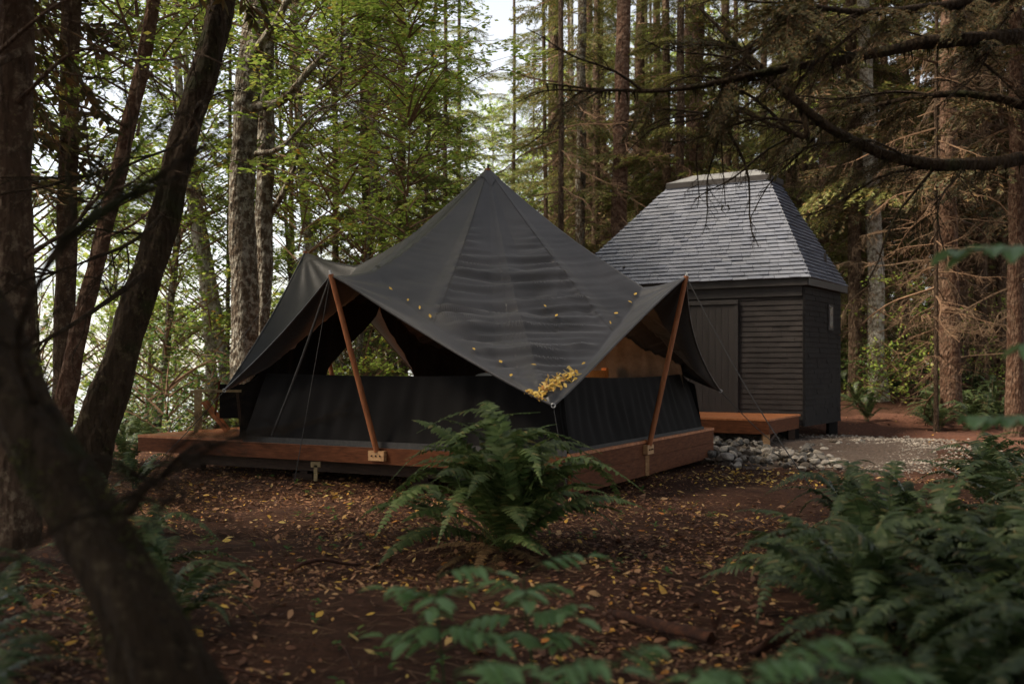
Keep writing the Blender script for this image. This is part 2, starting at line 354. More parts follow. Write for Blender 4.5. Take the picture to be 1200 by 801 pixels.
# ------------------------------------------------------------------ the tent deck
uN = np.array([.469, .883]); vN = np.array([-.883, .469]); N0 = np.array([.62, 10.9]); DZ = .55
def D(a, b, z=DZ):            # a metres along the left-going side, b metres along the right-going side
    p = N0+vN*a+uN*b; return (float(p[0]), float(p[1]), z)
deck = empty('timber_deck', D(3.2, 2.6, 0), label='low cedar deck on short posts that carries the black tent', cat='deck')
def under(o, root):
    o.parent = root; o.location = [-c for c in root.location] if o.location.length == 0 else o.location-root.location
    return o
def rootbuild(mb, name, mat, root, smooth=False):      # mesh written in world coordinates, parented to an unrotated root
    o = mb.build(name, mat, root, smooth); o.location = [-c for c in root.location]; return o
LA, LB = 6.65, 5.4
for k in range(46):
    pass
b = MB(); nb = 46; wv = LB/nb
for k in range(nb):
    b0 = k*wv+.004; b1 = (k+1)*wv-.004
    p = [D(-.03, b0)[:2], D(-.03, b1)[:2], D(LA+.03, b1)[:2], D(LA+.03, b0)[:2]]
    b.prism(p, DZ-.035, DZ+.0015*math.sin(k*5.1))
rootbuild(b, 'deck_boards', M['deck_top'], deck)
b = MB()
def side(mb, a0, b0, a1, b1, zt, zb, th, m=0):
    p, q = Vector(D(a0, b0, (zt+zb)/2)), Vector(D(a1, b1, (zt+zb)/2)); mb.bar(p, q, th, zt-zb, m=m)
for nm, (a0, b0, a1, b1) in {'f': (0, 0, LA, 0), 'r': (0, 0.02, 0, LB)}.items():
    b = MB(); side(b, a0, b0, a1, b1, DZ-.037, DZ-.225, .04); rootbuild(b, 'fascia_board', M['fascia'], deck)
b = MB(); side(b, -.0, .03, 0, LB, DZ-.229, DZ-.46, .04); rootbuild(b, 'fascia_board', M['fascia'], deck)
for a0, b0, a1, b1 in ((LA, 0.03, LA, LB), (0.03, LB, LA, LB)):
    b = MB(); side(b, a0, b0, a1, b1, DZ-.037, DZ-.225, .04); rootbuild(b, 'fascia_board', M['fascia'], deck)
for bb in (.5, 2.6, 4.8):
    b = MB(); side(b, .1, bb, LA-.3, bb, DZ-.23, DZ-.42, .09); rootbuild(b, 'beam', M['fascia_dark'], deck)
for aa in (.35, 2.2, 4.1, 6.1):
    for bb in (.5, 2.6, 4.8):
        b = MB(); p = D(aa, bb); zg = H(p[0], p[1])-.12
        b.box((p[0], p[1], (zg+DZ-.42)/2), (.1, .1, DZ-.42-zg)); b.box((p[0], p[1], zg+.16), (.26, .26, .1))
        rootbuild(b, 'post', M['fascia_dark'], deck)
b = MB(); p = D(3.55, .06); b.box((p[0], p[1], .27), (.12, .04, .07)); b.box((p[0], p[1], .16), (.045, .04, .2)); rootbuild(b, 'bracket', M['old_wood'], deck)
for (a_, b_, dr) in ((2.52, -.05, vN), (-.05, 2.38, uN)):
    b = MB(); p = D(a_, b_); d3 = Vector((dr[0], dr[1], 0))*.115
    b.bar(Vector((p[0], p[1], DZ-.12))-d3, Vector((p[0], p[1], DZ-.12))+d3, .06, .12)
    rootbuild(b, 'pole_block', M['block'], deck)
    b2 = MB(); o3 = Vector((-dr[1], dr[0], 0))*(.035 if dr is uN else .035)
    for q in (-.06, 0, .06):
        c = Vector((p[0], p[1], DZ-.12))+Vector((dr[0], dr[1], 0))*q+(-abs(.035))*Vector((abs(dr[1]) if dr is not uN else -abs(dr[1]), abs(dr[0]), 0)).normalized()
        b2.tube([c, c+Vector((0, -.006, 0))], .011, 8)
    rootbuild(b2, 'bolt', M['fascia_dark'], deck)
b = MB(); p = D(-.03, 2.38, 0); b.box((p[0], p[1], DZ-.33), (.05, .05, .26)); rootbuild(b, 'post', M['block'], deck)

# ------------------------------------------------------------------ the tent
tent = empty('canvas_tent', D(2.45, 2.45), label='big black canvas tent with a pointed peak and winged fly on leaning poles', cat='tent')
PK = Vector((-.34, 14.2, 4.33))
E = [Vector(p) for p in [
    (.44, 10.62, 1.09),           # 0 near tip
    (2.24, 12.80, 2.66),          # 1 right pole
    (3.14, 15.0, 1.14),           # 2 right tip
    (1.15, 17.1, 2.7),            # 3 far right pole
    (-1.55, 18.0, 1.2),           # 4 far tip
    (-3.20, 15.4, 3.28),          # 5 door pole
    (-3.84, 13.3, 1.19),          # 6 left tip
    (-2.15, 11.82, 2.59)]]        # 7 left pole
BZ = {1: (.80, 2.555), 3: (.74, 2.7), 5: (.70, 3.03), 7: (.76, 2.70)}
ringB = []; ringE = []
for k in range(8):
    if k % 2 == 0: Bp = PK.lerp(E[k], .965)+Vector((0, 0, -.02))
    else: s_, z_ = BZ[k]; Bp = PK.lerp(E[k], s_); Bp.z = z_
    ringB.append(Bp)
def ring_at(u):
    k = int(u) % 8; f = u-int(u); k2 = (k+1) % 8
    Bp = ringB[k].lerp(ringB[k2], f); Ep = E[k].lerp(E[k2], f)
    # edge sags inwards between its fixings, hips bulge a little
    k = int(u) % 8; sag = 4*f*(1-f); c = Vector((PK.x, PK.y, Ep.z)); sg_ = .35 if k in (5, 6) else 1.0; Ep = Ep+(c-Ep).normalized()*.12*sag*sg_; Ep.z -= .06*sag*sg_
    fh = f if k % 2 else 1-f       # 0 at the pole, 1 at the tip
    hip = max(0, 1-abs(fh-.36)/.36) if fh < .36 else max(0, 1-(fh-.36)/.64)
    Bp = Bp+Vector((0, 0, .07*hip-.19*min(1, 5*fh*(1-fh))))
    # low slack roll where hem and roof meet
    return Bp, Ep, fh
def fly_pt(u, s, wr=True):
    u = u % 8
    Bp, Ep, fh = ring_at(u); sb = .84
    if s < sb:
        t = s/sb; p = PK.lerp(Bp, t)
        if int(u) in (0, 7): p.z -= .32*max(0, (fh-.36)/.64)*math.sin(math.pi*t)
        p.z -= ((.10 if int(u) in (0, 1) else .20)*(1-fh)+.05)*math.sin(math.pi*t)*.55
    else:
        t = (s-sb)/(1-sb); p = Bp.lerp(Ep, t); p.z -= .03*math.sin(math.pi*t)
    if wr:
        q = noise.noise((p.x*.9, p.y*.9, 3.1)); q2 = noise.noise((p.x*2.5, p.y*2.5, 7.7)); q3 = noise.noise((p.x*1.3, p.y*1.3, 13.))
        rr = (p-PK).length
        if s < sb:
            t = s/sb
            amp = .030*sstep(np.array((t-.22)/.35))*sstep(np.array((1.02-t)/.12))*(0.10+.90*sstep(np.array((fh-.33)/.08)))*(1 if int(u) in (0, 7) else .5)
            uu = (u+2) % 8; rc = rr-.25*(1-fh)**2+.10*q
            fold = noise.noise((rc*9.5, uu*.8, 1.7))+.7*noise.noise((rc*18, uu*1.3, 4.2))+.22*noise.noise((rc*28, uu*2.4, 8.2))
            fold = fold-1.2*max(0, .22-abs(noise.noise((rc*4.4+3, uu*.8, 11.))))       # sharp creases
            p.z += float(amp)*3.1*fold*(.6+.8*abs(q3+q2*.5)*1.6)
        k = int(round(u)) % 8                        # pleats running out to each fixing
        d = (p-E[k]).length
        if d < 1.6:
            an = math.atan2(p.y-E[k].y, p.x-E[k].x)
            p.z += .016*math.sin(an*17+q*3)*max(0, 1-d/1.6)*min(1, d/.25)*(1 if k % 2 else .6)
    return p
NU, NS = 640, 150
V = np.array([[list(fly_pt(iu*8/NU, (js/NS))) for js in range(NS+1)] for iu in range(NU)])
b = MB(); st = NS+1; i = np.arange(NU)[:, None]; j = np.arange(NS)
fq = np.stack([i*st+j, i*st+j+1, ((i+1) % NU)*st+j+1, ((i+1) % NU)*st+j], -1).reshape(-1, 4)
b.add(V.reshape(-1, 3), fq)
fly = rootbuild(b, 'fly', M['canvas'], tent, True)
# sewn seams and hem
def ribbon(us, ss, wid, lift):
    mb = MB(); L_ = []
    for u, s in zip(us, ss):
        p = fly_pt(u, s); p2 = fly_pt(u+.01, s); t = (p2-p); t = t.normalized() if t.length > 1e-6 else Vector((1, 0, 0))
        L_.append((p-t*wid/2+Vector((0, 0, lift)), p+t*wid/2+Vector((0, 0, lift))))
    V_ = [list(q) for pr in L_ for q in pr]
    mb.add(V_, [[2*k, 2*k+1, 2*k+3, 2*k+2] for k in range(len(L_)-1)]); return mb
ROOT0 = [-c for c in tent.location]
for u in (7.37, 7.86, .64, 1.36, 6.64, 5.36):
    s_ = np.linspace(.03, .835, 110)
    mb = ribbon([u]*110, s_, .022, .005)
    o = mb.build('seam', M['canvas'] if u not in (7.37,) else M['webbing'], fly, True)
b = MB(); hp = [list(fly_pt(k*8/400, 1.0, True)) for k in range(401)]; b.tube(hp, .012, 6, cap=False); o = b.build('hem', M['canvas'], fly, True)
b = MB(); n_ = 24
cap0 = [PK+Vector((0, 0, .03))]; 
for q in range(7):
    t = q/6; s_ = .005+t*.055
    for k in range(n_): 
        p = fly_pt(k*8/n_, s_, False); b_ = p+Vector((0, 0, .012+.012*math.sin(k*2.1)*t)); cap0.append(b_)
ff = [[1+q*n_+k, 1+(q+1)*n_+k, 1+(q+1)*n_+(k+1) % n_, 1+q*n_+(k+1) % n_] for q in range(6) for k in range(n_)]
b.add([list(p) for p in cap0], ff); b.add([list(p) for p in cap0], [[0, 1+k, 1+(k+1) % n_] for k in range(n_)])
b.tube([PK+Vector((0, 0, -.05)), PK+Vector((0, 0, .06))], [.03, .012], 8)
rootbuild(b, 'peak_cap', M['canvas'], tent, True)
# poles
for (base, top) in ((D(2.52, -.06, DZ-.07), E[7]), (D(-.06, 2.38, DZ-.07), E[1]), (D(4.95, 2.45, DZ), E[5]), (D(2.45, 4.95, DZ), E[3])):
    b = MB(); base = Vector(base); top = Vector(top)
    pts = [base.lerp(top+(top-base)*.005, t) for t in np.linspace(0, 1, 14)]
    b.tube(pts, [.036-.004*t for t in np.linspace(0, 1, 14)], 12)
    po = rootbuild(b, 'pole', M['pole_wood'], tent, True)
    b = MB(); tt = top+(top-base).normalized()*.06; b.tube([top-(top-base).normalized()*.02, tt], [.02, .012], 8)
    b.build('pole_pin', M['metal'], po, True)
b = MB(); b.tube([Vector((PK.x, PK.y, DZ)), PK], .04, 12); rootbuild(b, 'pole', M['pole_wood'], tent, True)
# walls
VF = V.reshape(-1, 3)
def fly_z(x, y):
    d2 = (VF[:, 0]-x)**2+(VF[:, 1]-y)**2; k = int(np.argmin(d2))
    return VF[k, 2]-(.9*max(0, math.sqrt(d2[k])-.03))
def wall(a0, b0, a1, b1, z0, z1, inset, n=150, m=12, amp=.02, seed=0, hole=None, sagtop=0):
    """cloth wall between two deck points with vertical folds, leaning inwards by inset at the top"""
    mb = MB(); A = Vector(D(a0, b0)); B_ = Vector(D(a1, b1)); cen = Vector(D(2.45, 2.45)); dirv = (B_-A); L_ = dirv.length; nrm = Vector((-dirv.y, dirv.x, 0)).normalized()
    if (cen-A).dot(nrm) < 0: nrm = -nrm
    rows = []
    for jz in range(m+1):
        t = jz/m; row = []
        for k in range(n+1):
            a = k/n
            if hole: a = hole(a, t)
            x = a*L_
            fold = amp*(math.sin(x*21+seed+2*noise.noise((x*1.5, t*1.2, seed)))*(.5+.5*noise.noise((x*2, .3, seed+5)))+.8*noise.noise((x*3+t*1.4, t*1.5, seed+2)))
            p = A+dirv*a+nrm*(inset*t+fold*(.3+.7*math.sin(math.pi*min(1, t*.9+.05))))
            # the ends of the wall pull inwards with height
            p += dirv.normalized()*(.5-a)*2*inset*t*.9
            p.z = z0+(z1-z0-sagtop*math.sin(math.pi*a))*t
            if t > .1: p.z = min(p.z, max(z0+.02+.02*t, fly_z(p.x, p.y)-.05))
            row.append(list(p))
        rows.append(row)
    Vv = np.array(rows).reshape(-1, 3); i = np.arange(m)[:, None]*(n+1); j = np.arange(n)
    mb.add(Vv, np.stack([i+j, i+j+1, i+n+2+j, i+n+1+j], -1).reshape(-1, 4)); return mb
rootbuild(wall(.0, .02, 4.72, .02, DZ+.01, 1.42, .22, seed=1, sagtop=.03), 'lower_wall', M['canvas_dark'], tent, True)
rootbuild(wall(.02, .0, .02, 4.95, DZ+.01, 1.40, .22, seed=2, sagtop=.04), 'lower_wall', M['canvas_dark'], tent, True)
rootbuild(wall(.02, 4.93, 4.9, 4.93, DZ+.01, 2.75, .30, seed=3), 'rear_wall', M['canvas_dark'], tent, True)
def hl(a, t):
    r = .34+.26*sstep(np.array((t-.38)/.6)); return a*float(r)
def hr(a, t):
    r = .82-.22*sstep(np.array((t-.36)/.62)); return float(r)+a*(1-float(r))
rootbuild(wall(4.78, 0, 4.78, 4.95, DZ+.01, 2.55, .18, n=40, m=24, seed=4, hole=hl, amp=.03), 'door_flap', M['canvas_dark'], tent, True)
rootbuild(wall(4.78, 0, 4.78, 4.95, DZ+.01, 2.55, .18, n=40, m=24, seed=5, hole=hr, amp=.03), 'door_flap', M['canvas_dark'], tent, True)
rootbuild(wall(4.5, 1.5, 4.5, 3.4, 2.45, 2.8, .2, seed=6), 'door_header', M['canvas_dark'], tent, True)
b = wall(.02, .0, 4.72, .0, DZ-.03, DZ+.045, .0, m=2, amp=.004, seed=7); rootbuild(b, 'wall_skirt', M['webbing'], tent, True)
b = wall(.0, .0, .0, 4.95, DZ-.03, DZ+.045, .0, m=2, amp=.004, seed=8); rootbuild(b, 'wall_skirt', M['webbing'], tent, True)
# brown window curtain inside the rear wall
b = wall(.15, 4.55, 2.55, 4.62, .9, 1.98, .1, n=160, m=6, amp=.05, seed=9); rootbuild(b, 'window_curtain', M['curtain'], tent, True)
# straps and ropes
def rope(pts, r=.006, name='guy_rope', mat='webbing', root=None, sag=.0, k=16):
    b = MB(); a, c = Vector(pts[0]), Vector(pts[-1])
    P_ = [a.lerp(c, t)-Vector((0, 0, sag*math.sin(math.pi*t))) for t in np.linspace(0, 1, k)] if len(pts) == 2 else smooth_path(pts, k)
    b.tube(P_, r, 5); return rootbuild(b, name, M[mat], root or tent, True)
gr = W(952, 588, 13.0); gr.x = 350/F*12.2; gr.y = 12.2; gr.z = H(gr.x, 12.2)
rope([E[1], (gr.x, gr.y, gr.z+.02)], .008, sag=.12)
rope([E[2], (W(937, 527, 17).x, 17.6, H(5.0, 17.6))], .007, sag=.06)
rope([E[0], (.62, 10.5, .0)], .004)
rope([E[6], (-4.9, 12.9, H(-4.9, 12.9)+.02)], .006, sag=.04)
rope([E[7], Vector(D(4.2, -.02, .62))], .016, name='strap', sag=.05)
rope([E[7], Vector(D(3.6, -.3, .05))], .005)
rope([E[5], (-6.2, 17.2, H(-6.2, 17.2))], .006, sag=.05)
for k in (0, 1, 7, 2, 6):
    b = MB(); c = E[k]+Vector((0, -.012, .0)); an = np.linspace(0, 2*np.pi, 13)
    b.tube([c+Vector((.022*math.cos(a), 0, .022*math.sin(a))) for a in an], .006, 6, cap=False); b.build('eyelet', M['metal'], fly, True).location = (0, 0, 0)

# bed and chair inside, seen over the lower wall
bed = empty('bed', (.08, 14.9, DZ), rz=math.atan2(vN[1], vN[0]), label='low bed inside the tent behind the front wall, its warm wood headboard end in view', cat='bed')
b = MB(); b.box((0, 0, .38), (2.0, 1.5, .3)); b.build('mattress', M['linen'], bed)
b = MB(); b.box((0, 0, .14), (2.1, 1.6, .16)); [b.box((x, y, .04), (.08, .08, .08)) for x in (-.95, .95) for y in (-.7, .7)]; b.build('bed_frame', M['warm_wood'], bed)
b = MB(); b.box((-1.08, 0, .49), (.05, 1.6, .82)); [b.box((-1.08, y, .46), (.08, .08, .96)) for y in (-.8, .8)]; b.build('headboard', M['warm_wood'], bed)
def pillow_mb(c, sx, sy, sz):
    mb = MB(); n = 20; P_ = []
    for i_ in range(n+1):
        for j_ in range(n+1):
            x = -1+2*i_/n; y = -1+2*j_/n; P_.append((x, y, (max(0, (1-x**4))*max(0, (1-y**4)))**.45))
    P_ = np.array(P_); P_[:, 0] *= 1-.08*np.abs(P_[:, 1]); 
    i = np.arange(n)[:, None]*(n+1); j = np.arange(n); f = np.stack([i+j, i+n+1+j, i+n+2+j, i+j+1], -1).reshape(-1, 4)
    mb.add(P_*[sx, sy, sz]+c, f); mb.add(P_*[sx, sy, -sz]+c, f[:, ::-1]); return mb
pl = empty('pillow', (-.2, 13.55, 1.30), label='pale rounded cushion just showing over the front tent wall', cat='cushion')
pb = pillow_mb((0, 0, 0), .34, .2, .13).build('cover', M['linen'], pl, True)
st_ = empty('stool', W(682, 500, 14.3)); st_.location.z = DZ
tag(st_, 'warm orange wood stool inside the tent beside the brown curtain', 'stool')
b = MB(); b.box((0, 0, .84), (.2, .2, .1)); b.build('seat', M['warm_wood'], st_)
for x in (-.08, .08):
    for y in (-.07, .07):
        b = MB(); b.bar((x*1.35, y*1.35, 0), (x, y, .80), .04, .04, up=(0, 1, 0)); b.build('leg', M['warm_wood'], st_)

lp = W(655, 432, 14.2)  # lamp added out of sight behind the fly to give the orange glow
lamp = empty('added_lamp', (lp.x, 14.2, DZ), label='unseen warm lamp added inside the tent behind the front tip of the fly', cat='added_lamp')
b = MB(); b.tube([(0, 0, 0), (0, 0, .03), (0, 0, .70)], [.1, .014, .012], 12); b.build('stand', M['old_wood'], lamp, True)
ml_, Nn, Ll, Pp, Oo = new_mat('added_lampshade_glow'); Pp.inputs['Base Color'].default_value = (.8, .5, .25, 1); Pp.inputs['Emission Color'].default_value = (1, .45, .12, 1); Pp.inputs['Emission Strength'].default_value = 3
b = MB(); b.tube([(0, 0, .70), (0, 0, .84)], [.08, .055], 16); b.build('lamp_shade', ml_, lamp, True)
ld = bpy.data.lights.new('added_lamp_light', 'POINT'); ld.energy = 5; ld.color = (1, .5, .18); ld.shadow_soft_size = .08; lo_ = bpy.data.objects.new('added_lamp_light', ld); COL.objects.link(lo_); lo_.parent = lamp; lo_.location = (0, -.02, .95)
# wooden armchair with black canvas on the deck's left end
ch = empty('deck_chair', (-4.30, 14.9, DZ), rz=math.radians(12), label='wooden folding armchair with black canvas sling on the open end of the deck', cat='chair')
for y in (-.3, .3):
    b = MB(); b.bar((-.46, y, .60), (.26, y, .60), .08, .035); b.build('armrest', M['old_wood'], ch)
    b = MB(); b.bar((-.38, y, 0), (-.38, y, .585), .05, .06, up=(0, 1, 0)); b.build('leg', M['old_wood'], ch)
    b = MB(); b.bar((-.29, y*.9, .44), (.05, y*.9, .0), .05, .11, up=(0, 1, 0)); b.build('leg', M['deck_top'], ch)
    b = MB(); b.bar((.26, y, .0), (.20, y, .585), .04, .05, up=(0, 1, 0)); b.build('leg', M['fascia_dark'], ch)
b = MB(); b.bar((-.12, -.3, .2), (-.05, -.3, .75), .03, .03, up=(0, 1, 0)); b.build('back_frame', M['fascia'], ch)
b = MB(); pts_ = smooth_path([(-.05, 0, .22), (.0, 0, .2), (.28, 0, .24), (.36, 0, .5), (.42, 0, .75)], 16)
vv = []; [vv.extend([(p[0], -.3, p[2]), (p[0], .3, p[2])]) for p in pts_]; b.add(vv, [[2*k, 2*k+1, 2*k+3, 2*k+2] for k in range(15)]); b.build('sling', M['canvas_dark'], ch, True)
b = MB(); b.box((.16, -.31, .45), (.42, .02, .5)); b.build('side_cloth', M['canvas_dark'], ch)

# ------------------------------------------------------------------ the cabin
CB = Vector((6.02, 20.6, 0)); cv = Vector((-.866, .5, 0)); CA = CB+cv*5.4; CC = CB+Vector((1.48, 2.2, 0)); CD = CA+Vector((1.48, 2.2, 0))
cn = Vector((-.5, -.866, 0))
cabin = empty('shingled_cabin', (5, 22, 0), label='small dark cabin on posts with a tall grey shingled hipped roof', cat='cabin')
WZ0, WZ1 = .29, 3.24
def shingle_face(BL, BR, TR, TL, rows, wd, th=.018, seed=0, lap=1.25, flip=1, gap=.007):
    """overlapping courses of separate shingles over a quad face"""
    BL, BR, TR, TL = map(Vector, (BL, BR, TR, TL)); r = random.Random(seed); mb = MB()
    nrm = (BR-BL).cross(TL-BL).normalized()*flip
    for k in range(rows):
        t0 = k/rows; t1 = min(1.0, (k+lap)/rows)
        l0, r0 = BL.lerp(TL, t0), BR.lerp(TR, t0); l1, r1 = BL.lerp(TL, t1), BR.lerp(TR, t1)
        L_ = (r0-l0).length; x = -r.random()*wd; 
        while x < L_:
            ww = wd*(.65+.7*r.random()); a = max(0, x)/L_; c = min(L_, x+ww-gap)/L_; x += ww
            if c <= a: continue
            j0 = (r.random()-.5)*.004; tk = th*(.8+.5*r.random())
            up = (l1-l0).normalized()*j0
            p = [l0.lerp(r0, a)+up, l0.lerp(r0, c)+up, l1.lerp(r1, c), l1.lerp(r1, a)]
            q = [p[0]+nrm*tk, p[1]+nrm*tk, p[2]+nrm*.003, p[3]+nrm*.003]
            mb.add([list(v) for v in p+q], [[4, 5, 6, 7], [0, 1, 5, 4], [0, 4, 7, 3], [1, 2, 6, 5]])
    return mb
def z_(v, z): return Vector((v.x, v.y, z))
# inner solid body
b = MB(); b.prism([CB[:2], CC[:2], CD[:2], CA[:2]], WZ0, WZ1); rootbuild(b, 'wall_core', M['siding_black'], cabin)
n_out = cn*.012
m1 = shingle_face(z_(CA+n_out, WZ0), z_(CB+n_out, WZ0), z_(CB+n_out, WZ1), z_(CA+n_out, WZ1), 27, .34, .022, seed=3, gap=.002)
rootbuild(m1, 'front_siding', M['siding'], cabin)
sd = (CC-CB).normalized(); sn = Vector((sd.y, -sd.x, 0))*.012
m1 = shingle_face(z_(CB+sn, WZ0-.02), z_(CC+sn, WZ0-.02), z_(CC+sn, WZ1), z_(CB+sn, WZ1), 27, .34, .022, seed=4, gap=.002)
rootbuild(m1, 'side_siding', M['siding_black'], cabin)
b = MB(); c = z_(CB+(cn+sn.normalized())*.02, 0); b.bar(z_(c, WZ0), z_(c, WZ1), .05, .05, up=(0, 1, 0)); rootbuild(b, 'corner_board', M['siding_black'], cabin)
# eaves
ov = .13
eB = CB+cn*ov-cv*ov; eA = CA+cn*ov+cv*ov; eC = CC+sn.normalized()*ov+sd*ov; eD = CD+sd*ov+cv*ov
for (p, q) in ((eA, eB), (eB, eC), (eC, eD), (eD, eA)):
    b = MB(); b.bar(z_(p, 3.265), z_(q, 3.265), .04, .15); rootbuild(b, 'eaves_board', M['trim'], cabin)
b = MB(); b.prism([eB[:2], eC[:2], eD[:2], eA[:2]], 3.20, 3.23); rootbuild(b, 'soffit', M['trim'], cabin)
b = MB(); b.bar(z_(CA+cn*.05, 3.08), z_(CB+cn*.05, 3.08), .03, .2); rootbuild(b, 'frieze_board', M['trim'], cabin)
ZE, ZT = 3.34, 5.67
T1 = Vector((5.61, 21.9, ZT)); T2 = T1+cv*2.26; T4 = T1+Vector((.42, .62, 0)); T3 = T2+Vector((.42, .62, 0))
rE = [z_(eA+cn*.05+cv*.05, ZE), z_(eB+cn*.05-cv*.05, ZE), z_(eC+sd*.05, ZE), z_(eD+sd*.05, ZE)]
roof_o = None
b = MB(); b.add([list(p) for p in rE+[T2, T1, T4, T3]], [[0, 1, 5, 4], [1, 2, 6, 5], [2, 3, 7, 6], [3, 0, 4, 7], [4, 5, 6, 7], [3, 2, 1, 0]])
roof_o = rootbuild(b, 'roof', M['siding_black'], cabin)
def child(mb, name, mat, par): return mb.build(name, M[mat], par)
child(shingle_face(rE[0], rE[1], T1, T2, 27, .26, .034, 11), 'front_shingles', 'slate', roof_o)
child(shingle_face(rE[1], rE[2], T4, T1, 27, .26, .034, 12), 'side_shingles', 'slate', roof_o)
child(shingle_face(rE[3], rE[0], T2, T3, 27, .26, .034, 13), 'side_shingles', 'slate', roof_o)
child(shingle_face(rE[2], rE[3], T3, T4, 27, .26, .034, 14), 'rear_shingles', 'slate', roof_o)
b = MB()
cx = [T1-cv*.07+cn*.07, T4-cv*.07-cn*.05+Vector((.03, 0, 0)), T3+cv*.07-cn*.05, T2+cv*.07+cn*.07]
b.prism([p[:2] for p in cx], ZT-.06, ZT+.06); child(b, 'cap_frame', 'trim', roof_o)
b = MB(); ce = sum(cx, Vector())/4; r0, r1 = ce-cv*.75, ce+cv*.75
vv = [list(z_(p, ZT+.062)) for p in cx]+[list(z_(r0, ZT+.27)), list(z_(r1, ZT+.27))]
b.add(vv, [[3, 0, 4, 5], [1, 2, 5, 4]]); b.add(vv, [[0, 1, 4], [2, 3, 5]]); child(b, 'cap_cover', 'cap_metal', roof_o)
for p in (W(731, 318, 22.6), W(967, 303, 22.2)):
    b = MB(); b.box(p, (.05, .05, .24)); child(b, 'vent_pipe', 'trim', roof_o)
# door with frame and battens
dr = rootbuild(MB(), 'x', [], cabin) if False else None
t0, t1 = 1.42, 2.42
def wallp(t, z, out): return z_(CB+cv*t+cn*out, z)
b = MB(); b.bar(wallp(t0, 1.68, .06), wallp(t1, 1.68, .06), .05, 2.30); door = rootbuild(b, 'door', M['door'], cabin)
b = MB()
for k in range(1, 7): b.bar(wallp(t0+k*(t1-t0)/7, .56, .0865), wallp(t0+k*(t1-t0)/7, 2.80, .0865), .004, .008, up=cn)
b.build('board_joint', M['trim'], door)
b = MB(); b.bar(wallp(t0-.04, .5, .075), wallp(t0-.04, 2.9, .075), .07, .05, up=cn); b.bar(wallp(t1+.04, .5, .075), wallp(t1+.04, 2.9, .075), .07, .05, up=cn); b.bar(wallp(t0-.08, 2.89, .085), wallp(t1+.08, 2.89, .085), .06, .09); rootbuild(b, 'door_frame', M['trim'], cabin)
b = MB(); c = wallp(t1-.1, 1.5, .10); b.box(c, (.03, .05, .14)); b.build('handle', M['fascia_dark'], door)
# narrow side window
def sp(t, z, o): return z_(CB+sd*t+sn.normalized()*o, z)
b = MB(); b.bar(sp(1.62, 2.6, .045), sp(1.96, 2.6, .045), .03, .56); wf = rootbuild(b, 'window', M['trim'], cabin)
b = MB(); b.bar(sp(1.68, 2.6, .062), sp(1.90, 2.6, .062), .012, .46); b.build('pane', M['glass'], wf)
# posts
for p in (CB+cv*.25-cn*.1+sd*.05, CB+cv*.75-cn*.1, CC-sd*.25-cn*.0+cv*.1, CA-cv*.4-cn*.2, CD-cv*.4, CB+cv*2.4-cn*.2):
    b = MB(); zg = H(p.x, p.y)-.15; b.box((p.x, p.y, (zg+WZ0)/2), (.2, .2, WZ0-zg+.02)); rootbuild(b, 'post', M['siding_black'], cabin)
b = MB(); a_, c_ = CB+cv*.3-cn*.1, CB+cv*.9-cn*.1
b.bar(z_(a_, .02), z_(c_, .34), .06, .06); rootbuild(b, 'brace', M['siding_black'], cabin)

# cabin landing
land = empty('cabin_landing', (4.5, 19.6, 0), label='cedar landing on timber legs in front of the dark cabin door', cat='landing')
o2 = 2.45; PZ = .53
b = MB(); nb2 = 18
for k in range(nb2):
    d0, d1 = .09+k*(o2-.09)/nb2+.003, .09+(k+1)*(o2-.09)/nb2-.003
    q = [CB+cv*.02+cn*d0, CB+cv*.02+cn*d1, CB+cv*4.2+cn*d1, CB+cv*4.2+cn*d0]; b.prism([p[:2] for p in q], PZ-.035, PZ)
rootbuild(b, 'deck_boards', M['deck_top'], land)
for (p, q) in ((CB+cn*(o2-.03)+cv*.03, CB+cn*(o2-.03)+cv*4.2), (CB+cn*.2+cv*.05, CB+cn*(o2-.06)+cv*.05)):
    b = MB(); b.bar(z_(p, PZ-.16), z_(q, PZ-.16), .04, .24); rootbuild(b, 'fascia_board', M['fascia'], land)
for (t, oo) in ((.12, o2-.12), (2.2, o2-.12), (4, o2-.12), (.12, .5), (.5, .5)):
    p = CB+cv*t+cn*oo; zg = H(p.x, p.y)-.1; b = MB(); b.box((p.x, p.y, (zg+PZ-.28)/2), (.13, .13, PZ-.28-zg)); rootbuild(b, 'leg', M['block'] if oo > 1 else M['fascia_dark'], land)
b = MB(); b.bar(z_(CB+cv*.1+cn*(o2-.2), .08), z_(CB+cv*.1+cn*1.2, .4), .05, .07); rootbuild(b, 'brace', M['fascia_dark'], land)

